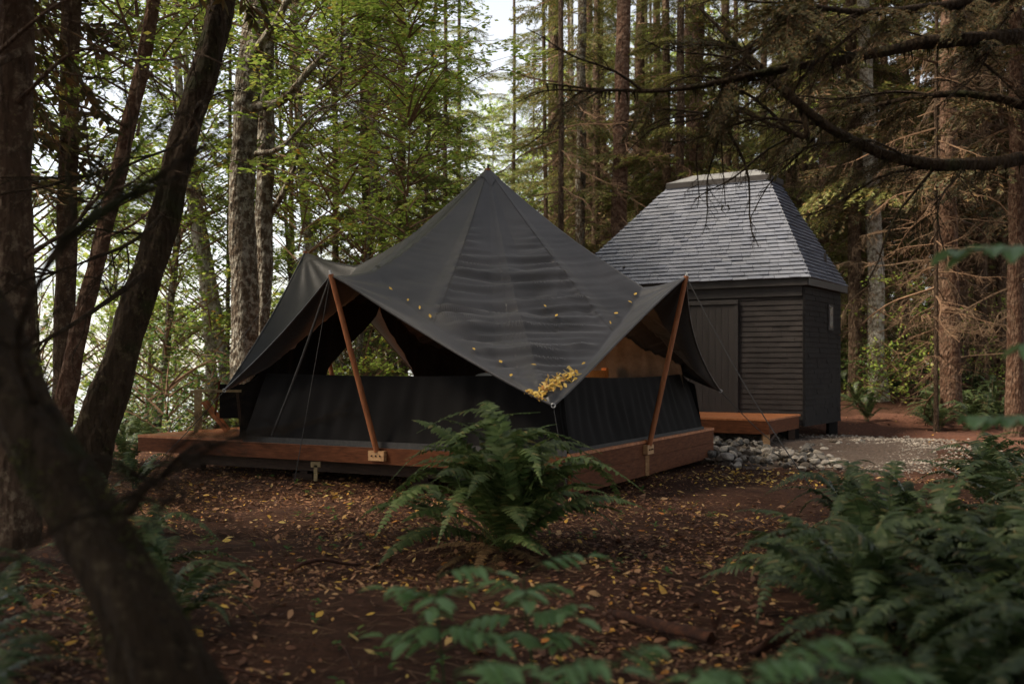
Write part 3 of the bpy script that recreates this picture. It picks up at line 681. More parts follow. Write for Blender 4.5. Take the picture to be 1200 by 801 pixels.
# ------------------------------------------------------------------ stones
def stone_mesh(seed):
    import bmesh
    bm = bmesh.new(); bmesh.ops.create_icosphere(bm, subdivisions=3, radius=1)
    r = random.Random(seed); off = Vector((r.random()*50, r.random()*50, r.random()*50))
    cuts = [(Vector((r.uniform(-1, 1), r.uniform(-1, 1), r.uniform(-1, 1))).normalized(), r.uniform(.45, .8)) for _ in range(13)]
    for v in bm.verts:
        p = v.co.copy()
        for n_, d in cuts:
            e = p.dot(n_)-d
            if e > 0: p -= n_*e*.97
        p *= 1+.12*noise.noise(p*1.7+off); v.co = (p.x, p.y*.8, p.z*.62)
    me = bpy.data.meshes.new('stone'); bm.to_mesh(me); bm.free()
    for pl_ in me.polygons: pl_.use_smooth = True
    return me
def smat(k):
    g_ = [(.10, .10, .10), (.16, .155, .15), (.24, .225, .20), (.32, .31, .30), (.13, .11, .09), (.40, .39, .37)][k]
    lo = tuple(c*.35 for c in g_); g_ = tuple(c*w_ for c, w_ in zip(g_, (.72, .65, .56))); hi = tuple(min(1, c*1.4) for c in g_)
    return noise_mat('river_stone', [(.3, lo), (.55, g_), (.75, hi)], 3, .75, .35, 18)
SM = [smat(k) for k in range(6)]
SME = []
for k in range(12):
    me = stone_mesh(k); me.materials.append(SM[k % 6]); SME.append(me)
def inpoly(x, y, P_):
    c = False; n = len(P_)
    for i_ in range(n):
        x1, y1 = P_[i_]; x2, y2 = P_[(i_+1) % n]
        if (y1 > y) != (y2 > y) and x < (x2-x1)*(y-y1)/(y2-y1)+x1: c = not c
    return c
pileP = [(3.45, 19.6), (4.35, 19.3), (4.55, 17.0), (5.05, 14.7), (4.7, 13.9), (4.0, 13.5), (3.15, 14.3), (2.95, 15.2), (3.25, 17)]
r = random.Random(5); cnt = 0; grid = []
def stone(x, y, z, s, label, group):
    o = bpy.data.objects.new('stone', r.choice(SME)); COL.objects.link(o)
    o.location = (x, y, z); o.scale = (s*r.uniform(.8, 1.25),)*3; o.rotation_euler = (r.uniform(-.5, .5), r.uniform(-.5, .5), r.uniform(0, 6.28))
    tag(o, label, 'stone', group)
tries = 0
while cnt < 283 and tries < 20000:
    tries += 1
    x, y = r.uniform(2.9, 5.1), r.uniform(13.4, 19.7)
    if not inpoly(x, y, pileP): continue
    s = r.uniform(.05, .10)*(1.1 if y < 16 else 1)*(1.35 if r.random() < .08 else 1); lay = 0
    near = [g_ for g_ in grid if (g_[0]-x)**2+(g_[1]-y)**2 < ((g_[2]+s)*.72)**2]
    if len(near) > 2: continue
    lay = sum(g_[2]*.55 for g_ in near[:2])*.8
    edge = min(1, min(math.hypot(x-a_, y-b_) for a_, b_ in pileP)/.8)
    stone(x, y, H(x, y)+.01+.09*edge+s*.28+lay, s, 'rounded river stone in the heap between the tent deck and the cabin landing', 'stones heaped beside the tent deck')
    grid.append((x, y, s)); cnt += 1
for k in range(15):
    x, y = r.uniform(5.2, 6.9), 0; y = 17.9-(x-5.2)*.2+r.uniform(-.3, .3)+ (x-5.2)*.9
    s = r.uniform(.05, .09); stone(x, y, H(x, y)+s*.2+.04, s, 'pale stone scattered on the gravel below the cabin corner', 'stones scattered by the cabin corner')
# small gravel
b = MB(); rr = rng(8)
def pebble_quads(xs, ys, ss, zs):
    base = np.array([[1, 0, 0], [0, 1, 0], [-1, 0, 0], [0, -1, 0], [0, 0, .7]])
    for (x, y, s, z) in zip(xs, ys, ss, zs):
        a = rr.random()*6.28; c_, s_ = math.cos(a), math.sin(a); Rm = np.array([[c_, -s_, 0], [s_, c_, 0], [0, 0, 1]])
        v = (base*(.7+.6*rr.random((5, 1))))@Rm.T*s+[x, y, z]
        b.add(v, [[0, 1, 4], [1, 2, 4], [2, 3, 4], [3, 0, 4]])
xs = rr.normal(7.4, .6, 900); ys = rr.normal(19.6, .8, 900)
pebble_quads(xs, ys, rr.uniform(.012, .035, 900), hgt(xs, ys)+.035)
xs = rr.uniform(4.2, 8.6, 5200); ys = rr.uniform(14, 21.5, 5200)
pebble_quads(xs, ys, rr.uniform(.006, .03, 5200), hgt(xs, ys)+.03)
xs = rr.uniform(2.8, 6.0, 900); ys = rr.uniform(13.2, 19.5, 900)
pebble_quads(xs, ys, rr.uniform(.006, .018, 900), hgt(xs, ys)+.035)
tag(b.build('gravel_chips', M['stone_white']), 'small pale gravel chips strewn round the stone heap and cabin corner', 'gravel', kind='stuff')

# ------------------------------------------------------------------ fallen leaves
def leaf_scatter(xs, ys, zs, size, seed, curl=.35, lobed=False):
    r_ = rng(seed); n = len(xs); a = r_.random(n)*6.28; tx, ty = r_.normal(0, .28, n), r_.normal(0, .28, n)
    # six points: stalk, two sides, two shoulders, tip
    base = np.array([[-1, 0, 0], [-.25, .55, 1], [.45, .42, .8], [1.05, 0, .3], [.45, -.42, .8], [-.25, -.55, 1]])
    s = size; P_ = np.repeat(base[None], n, 0)
    P_[:, :, 2] *= (curl*r_.uniform(-.2, 1, n))[:, None]*.5
    P_[:, :, 1] *= r_.uniform(.55, 1.15, n)[:, None]
    P_ *= np.asarray(s)[:, None, None]
    c_, s_ = np.cos(a), np.sin(a); x = P_[..., 0]*c_[:, None]-P_[..., 1]*s_[:, None]; y = P_[..., 0]*s_[:, None]+P_[..., 1]*c_[:, None]
    z = P_[..., 2]+x*tx[:, None]+y*ty[:, None]
    v = np.stack([x+xs[:, None], y+ys[:, None], z+zs[:, None]], -1).reshape(-1, 3)
    o = np.arange(n)[:, None]*6
    f = np.concatenate([o+[0, 1, 5], o+[3, 4, 2]]); f4 = np.concatenate([o+[1, 2, 4, 5]])
    mb = MB(); mb.v.append(v); mb.f3.append(f[:, ::-1]); mb.m3.append(np.zeros(len(f), int)); mb.f4.append(f4[:, ::-1]); mb.m4.append(np.zeros(n, int)); mb.n = len(v)
    return mb
rr = rng(21)
def zone(n, x0, x1, y0, y1):
    x = rr.uniform(x0, x1, n); y = rr.uniform(y0, y1, n); return x, y
xs, ys = [], []
for n_, a_ in ((46000, (-6.5, 6.5, 3.2, 13.5)), (38000, (-8, 2, 9, 17)), (16000, (-3, 13, 13, 25)), (18000, (-3.5, 3, 3.5, 10))):
    x, y = zone(n_, *a_); xs.append(x); ys.append(y)
xs = np.concatenate(xs); ys = np.concatenate(ys)
k = np.array([noise.noise((float(a)*.55, float(b_)*.55, 9)) for a, b_ in zip(xs, ys)])
keep = (rr.random(len(xs)) < (.74+1.3*k-.3*sstep((6.5-ys)/3)-.35*np.exp(-((xs-1.4)**2/1.6+(ys-6.5)**2/8)))) & (np.abs(xs) < .58*ys+.8)
xs, ys = xs[keep], ys[keep]
nz_ = np.array([.03*noise.noise((float(a)*2.3, float(b_)*2.3, 0)) for a, b_ in zip(xs, ys)])
mb = leaf_scatter(xs, ys, hgt(xs, ys)+nz_+rr.uniform(.004, .03, len(xs)), rr.uniform(.006, .026, len(xs))*np.where(rr.random(len(xs)) < .10, 1.9, 1), 22)
tag(mb.build('leaf_litter', M['litter']), 'brown and tan fallen leaves covering the forest floor', 'fallen leaves', kind='stuff')
xs, ys = zone(560, -4, 5.5, 3.6, 15); q = rng(3).normal(size=(240, 2)); xs = np.concatenate([xs, q[:, 0]*.5+3.1]); ys = np.concatenate([ys, q[:, 1]*.45+13.1])
kp = np.abs(xs) < .56*ys; xs, ys = xs[kp], ys[kp]
mb = leaf_scatter(xs, ys, hgt(xs, ys)+.04, rr.uniform(.016, .04, len(xs)), 23)
tag(mb.build('yellow_leaf_litter', M['yellow_leaf']), 'bright yellow autumn leaves dotted over the brown litter', 'fallen leaves', kind='stuff')
b = MB(); r_ = rng(71); n_ = 0
for _ in range(5200):
    y = r_.uniform(3.2, 14); x = r_.uniform(-.56, .56)*y; a = r_.random()*6.28; L_ = r_.uniform(.015, .09)*(2.2 if r_.random() < .05 else 1); z = H(x, y)+.03*noise.noise((x*2.3, y*2.3, 0))+.012+r_.uniform(0, .012)
    d = np.array([math.cos(a), math.sin(a), r_.normal(0, .12)]); c = np.array([x, y, z]); bn = np.array([-d[1], d[0], 0])*r_.normal(0, .12)
    b.tube(np.array([c-d*L_, c+bn*L_, c+d*L_]), [.0022, .0018, .001], 3, cap=False)
tag(b.build('twig_litter', M['twig']), 'fine broken twigs and needles mixed into the leaf litter', 'twigs', kind='stuff')
# leaves on the fly
def fly_px(px, py):
    best = None
    for u in np.linspace(6.9, 9.1, 130):
        for s in np.linspace(.3, 1, 90):
            p = fly_pt(u, s); e = (600+F*p.x/p.y-px)**2+(HOR-F*(p.z-EYE)/p.y-py)**2
            if best is None or e < best[0]: best = (e, p.copy())
    return best[1]
spots = [((459, 341), 'palest leaf, highest on the left valley of the fly'), ((479, 354), 'small orange leaf low on the left valley of the fly'), ((491, 361), 'tan leaf beside the orange one on the fly'), ((506, 372), 'cream leaf below the left seam of the fly'), ((557, 412), 'green-yellow leaf halfway down the left hem'), ((587, 425), 'leaf near the bottom of the left hem'), ((600, 441), 'tiny leaf left of the leaf pile'), ((626, 431), 'leaf just above the left end of the leaf pile'), ((638, 363), 'pale leaf out on the middle folds of the fly'), ((652, 371), 'orange leaf out on the right folds of the fly'), ((743, 347), 'white leaf highest in the right valley of the fly'), ((737, 356), 'tan leaf second highest in the right valley'), ((721, 369), 'orange leaf in the middle of the right valley'), ((715, 380), 'orange leaf lowest in the right valley'), ((684, 427), 'red leaf on the right hem above the pile')]
LP = []
for (q, lab) in spots:
    p = fly_px(*q); s = .028
    mb = leaf_scatter(np.array([0.]), np.array([0.]), np.array([0.015]), np.array([s*1.2]), int(q[0]))
    o = mb.build('fallen_leaf', M['yellow_leaf'], None, loc=p+Vector((0, -.01, .012))); o.rotation_euler = (math.radians(38), 0, 0); tag(o, lab, 'leaf', 'single leaves lying on the tent fly')
pile = MB(); r = random.Random(9)
for k in range(230):
    t = r.random(); px, py = (617+54*t+r.gauss(0, 3.2), 462-30*max(0, t-.25)+r.gauss(0, 3.6)+(6 if t < .3 else 0)); 
    LP.append((px, py))
UU = np.linspace(7.75, 8.3, 46); SS = np.linspace(.7, .99, 50)
cand = [(fly_pt(u, s)) for u in UU for s in SS]; cpx = np.array([(600+F*p.x/p.y, HOR-F*(p.z-EYE)/p.y) for p in cand])
for px, py in LP:
    kk = int(np.argmin(((cpx-[px, py])**2).sum(1))); p = cand[kk]
    m_ = leaf_scatter(np.array([0.]), np.array([0.]), np.array([0.]), np.array([r.uniform(.016, .042)]), r.randint(0, 9999))
    Mx = Matrix.Translation(p+Vector((0, -.012, .012+r.random()*.03)))@Matrix.Rotation(math.radians(r.uniform(15, 60)), 4, 'X')@Matrix.Rotation(r.uniform(-.6, .6), 4, 'Y')
    pile.addmb(m_, Mx)
tag(pile.build('leaf_pile', M['yellow_leaf']), 'heap of yellow autumn leaves caught above the low front tip of the fly', 'fallen leaves', kind='stuff')

# ------------------------------------------------------------------ vegetation building blocks
def spray_quads(P0, dirs, side, ln, wd):
    """diamond leaves: base points, unit directions, unit side vectors"""
    a = P0; c = P0+dirs*ln[:, None]; m_ = P0+dirs*ln[:, None]*.45
    l_ = m_+side*wd[:, None]; r_ = m_-side*wd[:, None]
    v = np.stack([a, l_, c, r_], 1).reshape(-1, 3); f = (np.arange(len(P0))[:, None]*4)+np.arange(4); return v, f
norm_ = lambda a: a/(np.linalg.norm(a, axis=-1, keepdims=True)+1e-9)
def norm(a): return a/(np.linalg.norm(a, axis=-1, keepdims=True)+1e-9)
def needle_branch(seed, n_tw=20, n_sp=12, gap=.1):
    """a conifer branch of unit length along +x, flat sprays that droop at the tips"""
    r_ = rng(seed); mb = MB()
    def axis_pt(t): return np.stack([t*(1-.04*t), .05*np.sin(t*4+seed)*t, .10*t-.34*t*t], -1)
    ts = np.linspace(0, 1, 7); mb.tube(axis_pt(ts), .010*(1-.75*ts)+.001, 3, m=1, cap=False)
    P0, Dv = [], []
    for s_ in (-1, 1):
        tt = np.linspace(.12, .99, n_tw)+r_.normal(0, .01, n_tw)
        for t in tt:
            if r_.random() < gap: continue
            L_ = (.10+.36*math.sin(math.pi*min(1, t*.85+.12))**.8)*(1.15-t*.75)*r_.uniform(.65, 1.2)
            an = s_*(math.radians(66)-.5*t)+r_.normal(0, .14)
            b0 = axis_pt(np.array([t]))[0]; d = np.array([math.cos(an), math.sin(an), r_.normal(-.10, .10)])
            k = max(4, int(n_sp*L_/.32)); q = np.linspace(.06, 1, k)
            pts = b0+d*L_*q[:, None]; pts[:, 2] -= .30*L_*q**2
            mb.tube(pts[[0, k//2, k-1]], [.0035, .0025, .001], 3, m=1, cap=False)
            for ss in (-1, 1):
                aa = an+ss*(.75+r_.normal(0, .2, k)); dd = norm(np.stack([np.cos(aa), np.sin(aa), r_.normal(-.25, .25, k)], -1))
                P0.append(pts); Dv.append(dd)
            P0.append(pts[-1:]); Dv.append(np.array([[math.cos(an), math.sin(an), -.3]]))
    P0 = np.concatenate(P0); Dv = norm(np.concatenate(Dv)); n = len(P0)
    up = norm(np.stack([r_.normal(0, .5, n), r_.normal(0, .5, n), np.ones(n)], -1)); sd_ = norm(np.cross(Dv, up))
    v, f = spray_quads(P0, Dv, sd_, r_.uniform(.04, .075, n), r_.uniform(.007, .012, n)); mb.add(v, f, 0)
    return mb
def dead_branch(seed, n=16):
    """bare, much divided dead branch, unit length along +x"""
    r_ = rng(seed); mb = MB()
    def ax(t): return np.stack([t, .10*np.sin(t*5+seed)*t, -.05*t-.16*t*t+.06*np.sin(t*7+seed*2)*t], -1)
    ts = np.linspace(0, 1, 9); mb.tube(ax(ts), .011*(1-.8*ts)+.0012, 4, cap=False)
    for k in range(n):
        t = r_.uniform(.15, .97); s_ = r_.choice([-1, 1]); an = s_*r_.uniform(.5, 1.2); L_ = r_.uniform(.10, .42)*(1.15-t)
        b0 = ax(np.array([t]))[0]; d = np.array([math.cos(an), math.sin(an), r_.normal(-.25, .25)])
        q = np.linspace(0, 1, 5)[:, None]; pts = b0+d*L_*q+np.array([0, 0, -.35*L_])*q**2+r_.normal(0, .006, (5, 3))*q
        mb.tube(pts, np.linspace(.0045, .001, 5), 3, cap=False)
        for _ in range(4):
            w_ = r_.uniform(.2, 1); bb = b0+d*L_*w_+np.array([0, 0, -.35*L_])*w_**2; a2 = an+r_.choice([-1, 1])*r_.uniform(.4, 1)
            d2 = np.array([math.cos(a2), math.sin(a2), r_.normal(-.5, .3)]); l2 = L_*r_.uniform(.2, .55)
            mb.tube(np.array([bb, bb+d2*l2*.5+[0, 0, -.02*l2], bb+d2*l2+[0, 0, -.2*l2]]), [.002, .0016, .0007], 3, cap=False)
    return mb
NB = [needle_branch(k) for k in range(4)]; DB = [dead_branch(k+30) for k in range(5)]
def conifer_crown(seed, z0, z1, L0, L1, n, wood, needle, lower=.0):
    r_ = random.Random(seed); mb = MB()
    for k in range(n):
        t = (k+r_.random())/n; z = z0+(z1-z0)*t; an = k*2.4+r_.uniform(-.5, .5); L_ = (L0+(L1-L0)*t)*r_.uniform(.65, 1.15)
        tilt = r_.uniform(-.35, .12)+.3*t
        mb.addmb(r_.choice(NB), frame_mat((0, 0, z), (math.cos(an), math.sin(an), tilt), s=L_, roll=r_.uniform(-.35, .35)))
    return mb.mesh('crown', [M[needle], M[wood]])
def dead_crown(seed, z0, z1, L0, n, wood):
    r_ = random.Random(seed); mb = MB()
    for k in range(n):
        t = (k+r_.random())/n; z = z0+(z1-z0)*t; an = k*2.4+r_.uniform(-.6, .6); L_ = L0*r_.uniform(.35, 1.1)
        mb.addmb(r_.choice(DB), frame_mat((0, 0, z), (math.cos(an), math.sin(an), r_.uniform(-.45, .25)), s=L_, roll=r_.uniform(-1, 1)))
    return mb.mesh('dead_branches', [M[wood]])
TH = 24.0
def trunk_mesh(seed, mat, r0=1.0):
    r_ = rng(seed); k = 30; z = np.linspace(0, TH, k); wob = np.cumsum(r_.normal(0, .018, (k, 2)), 0)
    pts = np.column_stack([wob[:, 0]-wob[0, 0], wob[:, 1]-wob[0, 1], z-.3]); rad = r0*(1-.62*z/TH)*(1+.45*np.exp(-z/.45))
    mb = MB(); mb.tube(pts, rad, 14, lump=.12, seed=seed); me = mb.mesh('trunk', [M[mat]], True); return me
TR = {k: [trunk_mesh(s+i_*7, k, .19) for i_ in range(2)] for s, k in enumerate(('bark_brown', 'bark_red', 'bark_lichen', 'bark_pale'))}
CR = {}
CR['green'] = [conifer_crown(k, 4.0, 21, 3.0, 1.1, 56, 'twig', 'needles') for k in (1, 2)]
CR['low'] = [conifer_crown(k+10, 1.6, 15, 2.7, .9, 60, 'twig', 'needles_light') for k in (1, 2)]
CR['dark'] = [conifer_crown(k+20, 5.0, 22, 3.1, 1.4, 52, 'twig', 'needles_dark') for k in (1, 2)]
DC = [dead_crown(k, .9, 8.5, 2.0, 46, 'twig') for k in (1, 2)]
DCP = [dead_crown(k+5, 1.6, 9.0, 2.2, 46, 'twig_pale') for k in (1, 2)]
def put(me, name, parent, scale=(1, 1, 1), rz=0, loc=(0, 0, 0)):
    o = bpy.data.objects.new(name, me); COL.objects.link(o); o.parent = parent; o.scale = scale; o.rotation_euler = (0, 0, rz); o.location = loc; return o
tr = random.Random(77)
def conifer(x, y, rad, kind, label, bark='bark_brown', group=None, dead=None, hs=1.0, cs=1.0, lean=(0, 0), name='conifer_tree', wide=1.0):
    root = empty(name, (x, y, H(x, y)), label=label, cat='tree', group=group)
    root.rotation_euler = (lean[0], lean[1], 0)
    put(tr.choice(TR[bark]), 'trunk', root, (rad/.19, rad/.19, hs), tr.uniform(0, 6.28))
    if kind: put(tr.choice(CR[kind]), 'crown', root, (cs*wide, cs*wide, hs), tr.uniform(0, 6.28))
    if dead: put(tr.choice(dead), 'dead_branches', root, (cs*tr.uniform(.85, 1.15),)*2+(hs,), tr.uniform(0, 6.28))
    return root
def px_x(px, d): return (px-600)/F*d

# trees one can single out, photo column, distance, radius
T = [
 (657, 27, .09, None, 'thin dark trunk just right of the tent peak', 'bark_brown', DC),
 (678, 30, .18, 'green', 'grey-brown conifer second right of the tent peak', 'bark_lichen', DC),
 (697, 33, .15, None, 'slim pale-brown conifer third right of the tent peak', 'bark_brown', DC),
 (722, 29, .28, None, 'stout red-brown conifer left of the cabin roof', 'bark_red', DC),
 (747, 34, .22, 'green', 'dark conifer touching the left slope of the cabin roof', 'bark_brown', DC),
 (776, 40, .2, None, 'conifer rising behind the left end of the roof cap', 'bark_brown', DC),
 (816, 31, .27, None, 'bare red trunk rising straight behind the cabin roof cap', 'bark_red', None),
 (855, 38, .2, 'green', 'brown conifer behind the middle of the cabin roof cap', 'bark_brown', DC),
 (472, 27, .13, 'green', 'straight dark conifer left of the tent peak', 'bark_brown', DC),
 (432, 24, .15, 'low', 'slender brown conifer rising behind the left valley of the tent', 'bark_brown', None),
 (1112, 24, .24, None, 'sturdy brown trunk right of the cabin with bare lower branches', 'bark_red', DCP),
 (1097, 22, .05, None, 'thin dark sapling trunk close before the sturdy brown one', 'bark_brown', DC),
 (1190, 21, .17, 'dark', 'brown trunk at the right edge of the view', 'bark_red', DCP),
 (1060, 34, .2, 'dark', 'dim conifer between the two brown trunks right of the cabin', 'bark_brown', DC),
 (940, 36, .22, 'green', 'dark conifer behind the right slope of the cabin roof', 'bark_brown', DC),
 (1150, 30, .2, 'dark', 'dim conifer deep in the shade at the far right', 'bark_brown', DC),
]
for px, d, rd, kind, lab, bk, dd in T:
    conifer(px_x(px, d), d, rd, kind, lab, bk, dead=dd, hs=tr.uniform(.95, 1.1))
conifer(px_x(1030, 28), 28, .24, 'dark', 'yellow-brown leaning trunk beside the cabin right wall', 'bark_pale', dead=DCP, lean=(0, -.045))
# low sprays of conifer behind the tent, left of peak
for px, d, cs, lab in ((520, 31, 1.0, 'light green low-branched conifer behind the tent peak left side'), (395, 25, .85, 'yellow-green young conifer behind the left wing of the tent'), (600, 40, 1.15, 'young green conifer filling the gap behind the tent peak'), (345, 27, .9, 'light green young conifer right of the twin lichen trunks'), (1010, 30, .7, 'young green-tipped conifer behind the cabin right corner')):
    conifer(px_x(px, d), d, .1, 'low', lab, 'bark_brown', hs=.8, cs=cs)
for px, d, cs, lab in ((538, 38, 1.0, 'fine-needled young conifer just left behind the tent peak'), (640, 36, .95, 'fine-needled young conifer close right behind the tent peak'), (705, 42, 1.1, 'young conifer filling in between the trunks left of the cabin roof'), (765, 45, 1.1, 'young conifer far behind the left slope of the cabin roof'), (850, 47, 1.1, 'young conifer far behind the cabin roof cap')):
    conifer(px_x(px, d), d, .09, 'low', lab, 'bark_brown', hs=1.05, cs=cs)
# far rows
fr = random.Random(4); placed = []
GL = {'a': 'narrow brown conifer in the far rows beyond the cabin and tent', 'b': 'shady dark conifer in the rows right of the cabin', 'c': 'light conifer standing far off between tent and shore'}
tries = 0
while len(placed) < 96 and tries < 5000:
    tries += 1
    d = fr.uniform(28, 85); px = fr.uniform(380, 1330); x = px_x(px, d)
    if any(math.hypot(x-a_, d-b_) < 1.9 for a_, b_ in placed): continue
    if px < 640 and (fr.random() < .72 or d < 40): continue
    if d < 34 and px > 640 and px < 980 and fr.random() < .5: continue
    if 500 < px < 660 and fr.random() < .5: continue
    placed.append((x, d))
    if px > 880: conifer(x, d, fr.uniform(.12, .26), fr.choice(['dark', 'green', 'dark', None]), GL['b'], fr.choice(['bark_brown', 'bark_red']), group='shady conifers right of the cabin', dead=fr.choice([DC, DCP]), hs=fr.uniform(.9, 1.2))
    elif px > 600: conifer(x, d, fr.uniform(.13, .26), fr.choice(['green', 'low', None, None, 'green']), GL['a'], fr.choice(['bark_brown', 'bark_red', 'bark_lichen']), group='narrow conifers beyond the clearing', dead=DC, hs=fr.uniform(.95, 1.2))
    else: conifer(x, d, fr.uniform(.1, .18), fr.choice(['low', 'green']), GL['c'], 'bark_brown', group='light conifers toward the shore', hs=fr.uniform(.8, 1.1))
# trees around and behind the viewpoint that shade the foreground
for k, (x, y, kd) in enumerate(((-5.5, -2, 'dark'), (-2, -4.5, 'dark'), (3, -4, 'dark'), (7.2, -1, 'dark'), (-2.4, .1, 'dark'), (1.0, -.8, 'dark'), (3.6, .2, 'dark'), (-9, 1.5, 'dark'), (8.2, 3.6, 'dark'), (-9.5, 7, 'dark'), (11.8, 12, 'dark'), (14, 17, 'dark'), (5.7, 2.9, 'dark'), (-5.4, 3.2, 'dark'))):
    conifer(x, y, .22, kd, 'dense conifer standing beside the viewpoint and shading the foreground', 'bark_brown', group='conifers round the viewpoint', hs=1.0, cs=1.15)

# ---- broadleaf crowns
def leafy_crown(seed, n_cl, z0, z1, R, leaves, size=.06, mat='leaves'):
    r_ = rng(seed); mb = MB()
    for k in range(n_cl):
        t = r_.random()**.8; z = z0+(z1-z0)*t; an = r_.random()*6.28; rad = R*(.25+.75*r_.random()**.6)*math.sin(math.pi*(.15+.75*t))**.6
        c = np.array([rad*math.cos(an), rad*math.sin(an), z]); base = np.array([.05*math.cos(an), .05*math.sin(an), z-rad*.55])
        mid = (base+c)/2+[0, 0, .12*rad]; q = np.linspace(0, 1, 6)[:, None]
        path = (1-q)**2*base+2*q*(1-q)*mid+q**2*c
        mb.tube(path, np.linspace(.022, .004, 6), 4, m=1, cap=False)
        # flat layered twigs with leaves
        for _ in range(5):
            tw = r_.normal(0, 1, 3)*[1, 1, .22]; tw /= np.linalg.norm(tw); b0 = path[r_.integers(2, 6)]; L_ = r_.uniform(.3, .85)
            n = leaves; s_ = r_.random(n)**.7; P0 = b0+tw*L_*s_[:, None]+r_.normal(0, .045, (n, 3)); P0[:, 2] -= .12*s_**2
            Dv = norm(tw+r_.normal(0, .7, (n, 3))*[1, 1, .35]-[0, 0, .15]); up = norm(r_.normal(0, .35, (n, 3))+[0, 0, 1]); sd_ = norm(np.cross(Dv, up))
            ln = r_.uniform(.6, 1.2, n)*size; v, f = spray_quads(P0, Dv, sd_, ln, ln*.33); mb.add(v, f, 0)
            mb.tube(np.array([b0, b0+tw*L_*.5, b0+tw*L_-[0, 0, .12]]), [.006, .004, .0015], 3, m=1, cap=False)
    return mb.mesh('crown', [M[mat], M['twig']])
LCm = [leafy_crown(1, 125, 1.0, 14.5, 3.5, 20, .115), leafy_crown(2, 115, 2.0, 15.5, 3.8, 19, .12), leafy_crown(3, 75, .4, 9, 2.6, 18, .11)]
SHm = [leafy_crown(11, 20, .15, 2.0, 1.1, 12, .08, 'leaves_deep'), leafy_crown(12, 22, .2, 3.0, 1.3, 12, .085, 'leaves')]
def path_tree(name, ctrl, mat, label, crown=None, cs=(1, 1, 1), n=20, lump=.14, k=60, limbs=(), moss=0, twigs=None, group=None, cloc=None, seed=1):
    """tree with a leaning trunk given by (photo column, photo row, distance, radius) marks up its height"""
    P_ = []
    for (px, py, d, rd) in ctrl: w_ = W(px, py, d); P_.append((w_.x, w_.y, w_.z, rd))
    b0 = P_[0]; g_ = H(b0[0], b0[1])-.25
    root = empty(name, (b0[0], b0[1], g_+.25), label=label, cat='tree', group=group)
    c = smooth_path(P_, k); mb = MB(); mb.tube(c[:, :3], np.maximum(.01, c[:, 3]), n, lump=lump, seed=seed); rootbuild(mb, 'trunk', M[mat], root, True)
    if moss:
        r_ = rng(seed+50); m2 = MB(); i_ = r_.integers(0, len(c)-1, moss); a_ = r_.random(moss)*6.28; ax_ = norm_(np.gradient(c[:, :3], axis=0))[i_]
        e1 = norm_(np.cross(ax_, [0, 1., .1])); e2 = np.cross(ax_, e1); dd = e1*np.cos(a_)[:, None]+e2*np.sin(a_)[:, None]
        pt = c[i_, :3]+dd*(c[i_, 3]*.97)[:, None]+r_.normal(0, .01, (moss, 3)); kp = np.array([noise.noise(Vector(q)*4) > -.02 for q in pt]); pt, dd, ax_ = pt[kp], dd[kp], ax_[kp]; n_ = len(pt)
        dd = norm_(dd+r_.normal(0, .5, (n_, 3))-[0, 0, .2]); sd_ = norm_(np.cross(dd, ax_+r_.normal(0, .3, (n_, 3))))
        v_, f_ = spray_quads(pt, dd, sd_, r_.uniform(.012, .04, n_)*(c[:, 3].max()*5)**.3, r_.uniform(.002, .005, n_)); m2.add(v_, f_)
        tag(rootbuild(m2, 'moss', M['moss_tuft'], root), kind='stuff')
    for lb in limbs:
        q = smooth_path([(*W(a_, b_, d_), r_) for (a_, b_, d_, r_) in lb], 26); mb = MB(); mb.tube(q[:, :3], np.maximum(.002, q[:, 3]), 7, lump=.12, seed=3)
        rr_ = random.Random(int(lb[0][0]*7+lb[0][1]))
        for _ in range(9):
            i_ = rr_.randint(5, 25); t_ = Vector(q[min(25, i_), :3]-q[i_-3, :3]).normalized(); dd = (t_+Vector((rr_.uniform(-1, 1), rr_.uniform(-.6, .6), rr_.uniform(-.8, 1)))*.8).normalized()
            mb.addmb(rr_.choice(DB), frame_mat(q[i_, :3], dd, s=rr_.uniform(.25, .75)*(1+lb[0][2]/25)))
        rootbuild(mb, 'limb', M[mat] if not twigs else M[twigs], root, True)
    if crown is not None:
        for cm, loc, sc in crown: put(cm, 'crown', root, sc, tr.uniform(0, 6.28), loc)
    return root
# 1 big dark leaning trunk, left foreground (out of focus)
path_tree('leaning_tree', [(215, 1000, 3.0, .2), (198, 860, 3.0, .165), (184, 790, 3.0, .135), (150, 700, 3.05, .115), (100, 605, 3.15, .100), (45, 510, 3.25, .096), (-22, 400, 3.4, .10), (-60, 310, 3.5, .10), (-130, 150, 3.7, .095), (-180, -200, 4.2, .08)], 'bark_dark',
          'massive dark mossy trunk leaning left across the front left corner', n=48, k=150, lump=.26, moss=9000,
          limbs=[[(150, 600, 3.1, .02), (165, 575, 3.05, .015), (185, 562, 3.0, .008)], [(40, 470, 3.2, .02), (20, 400, 3.0, .014), (60, 300, 2.9, .008), (90, 250, 2.9, .004)]])
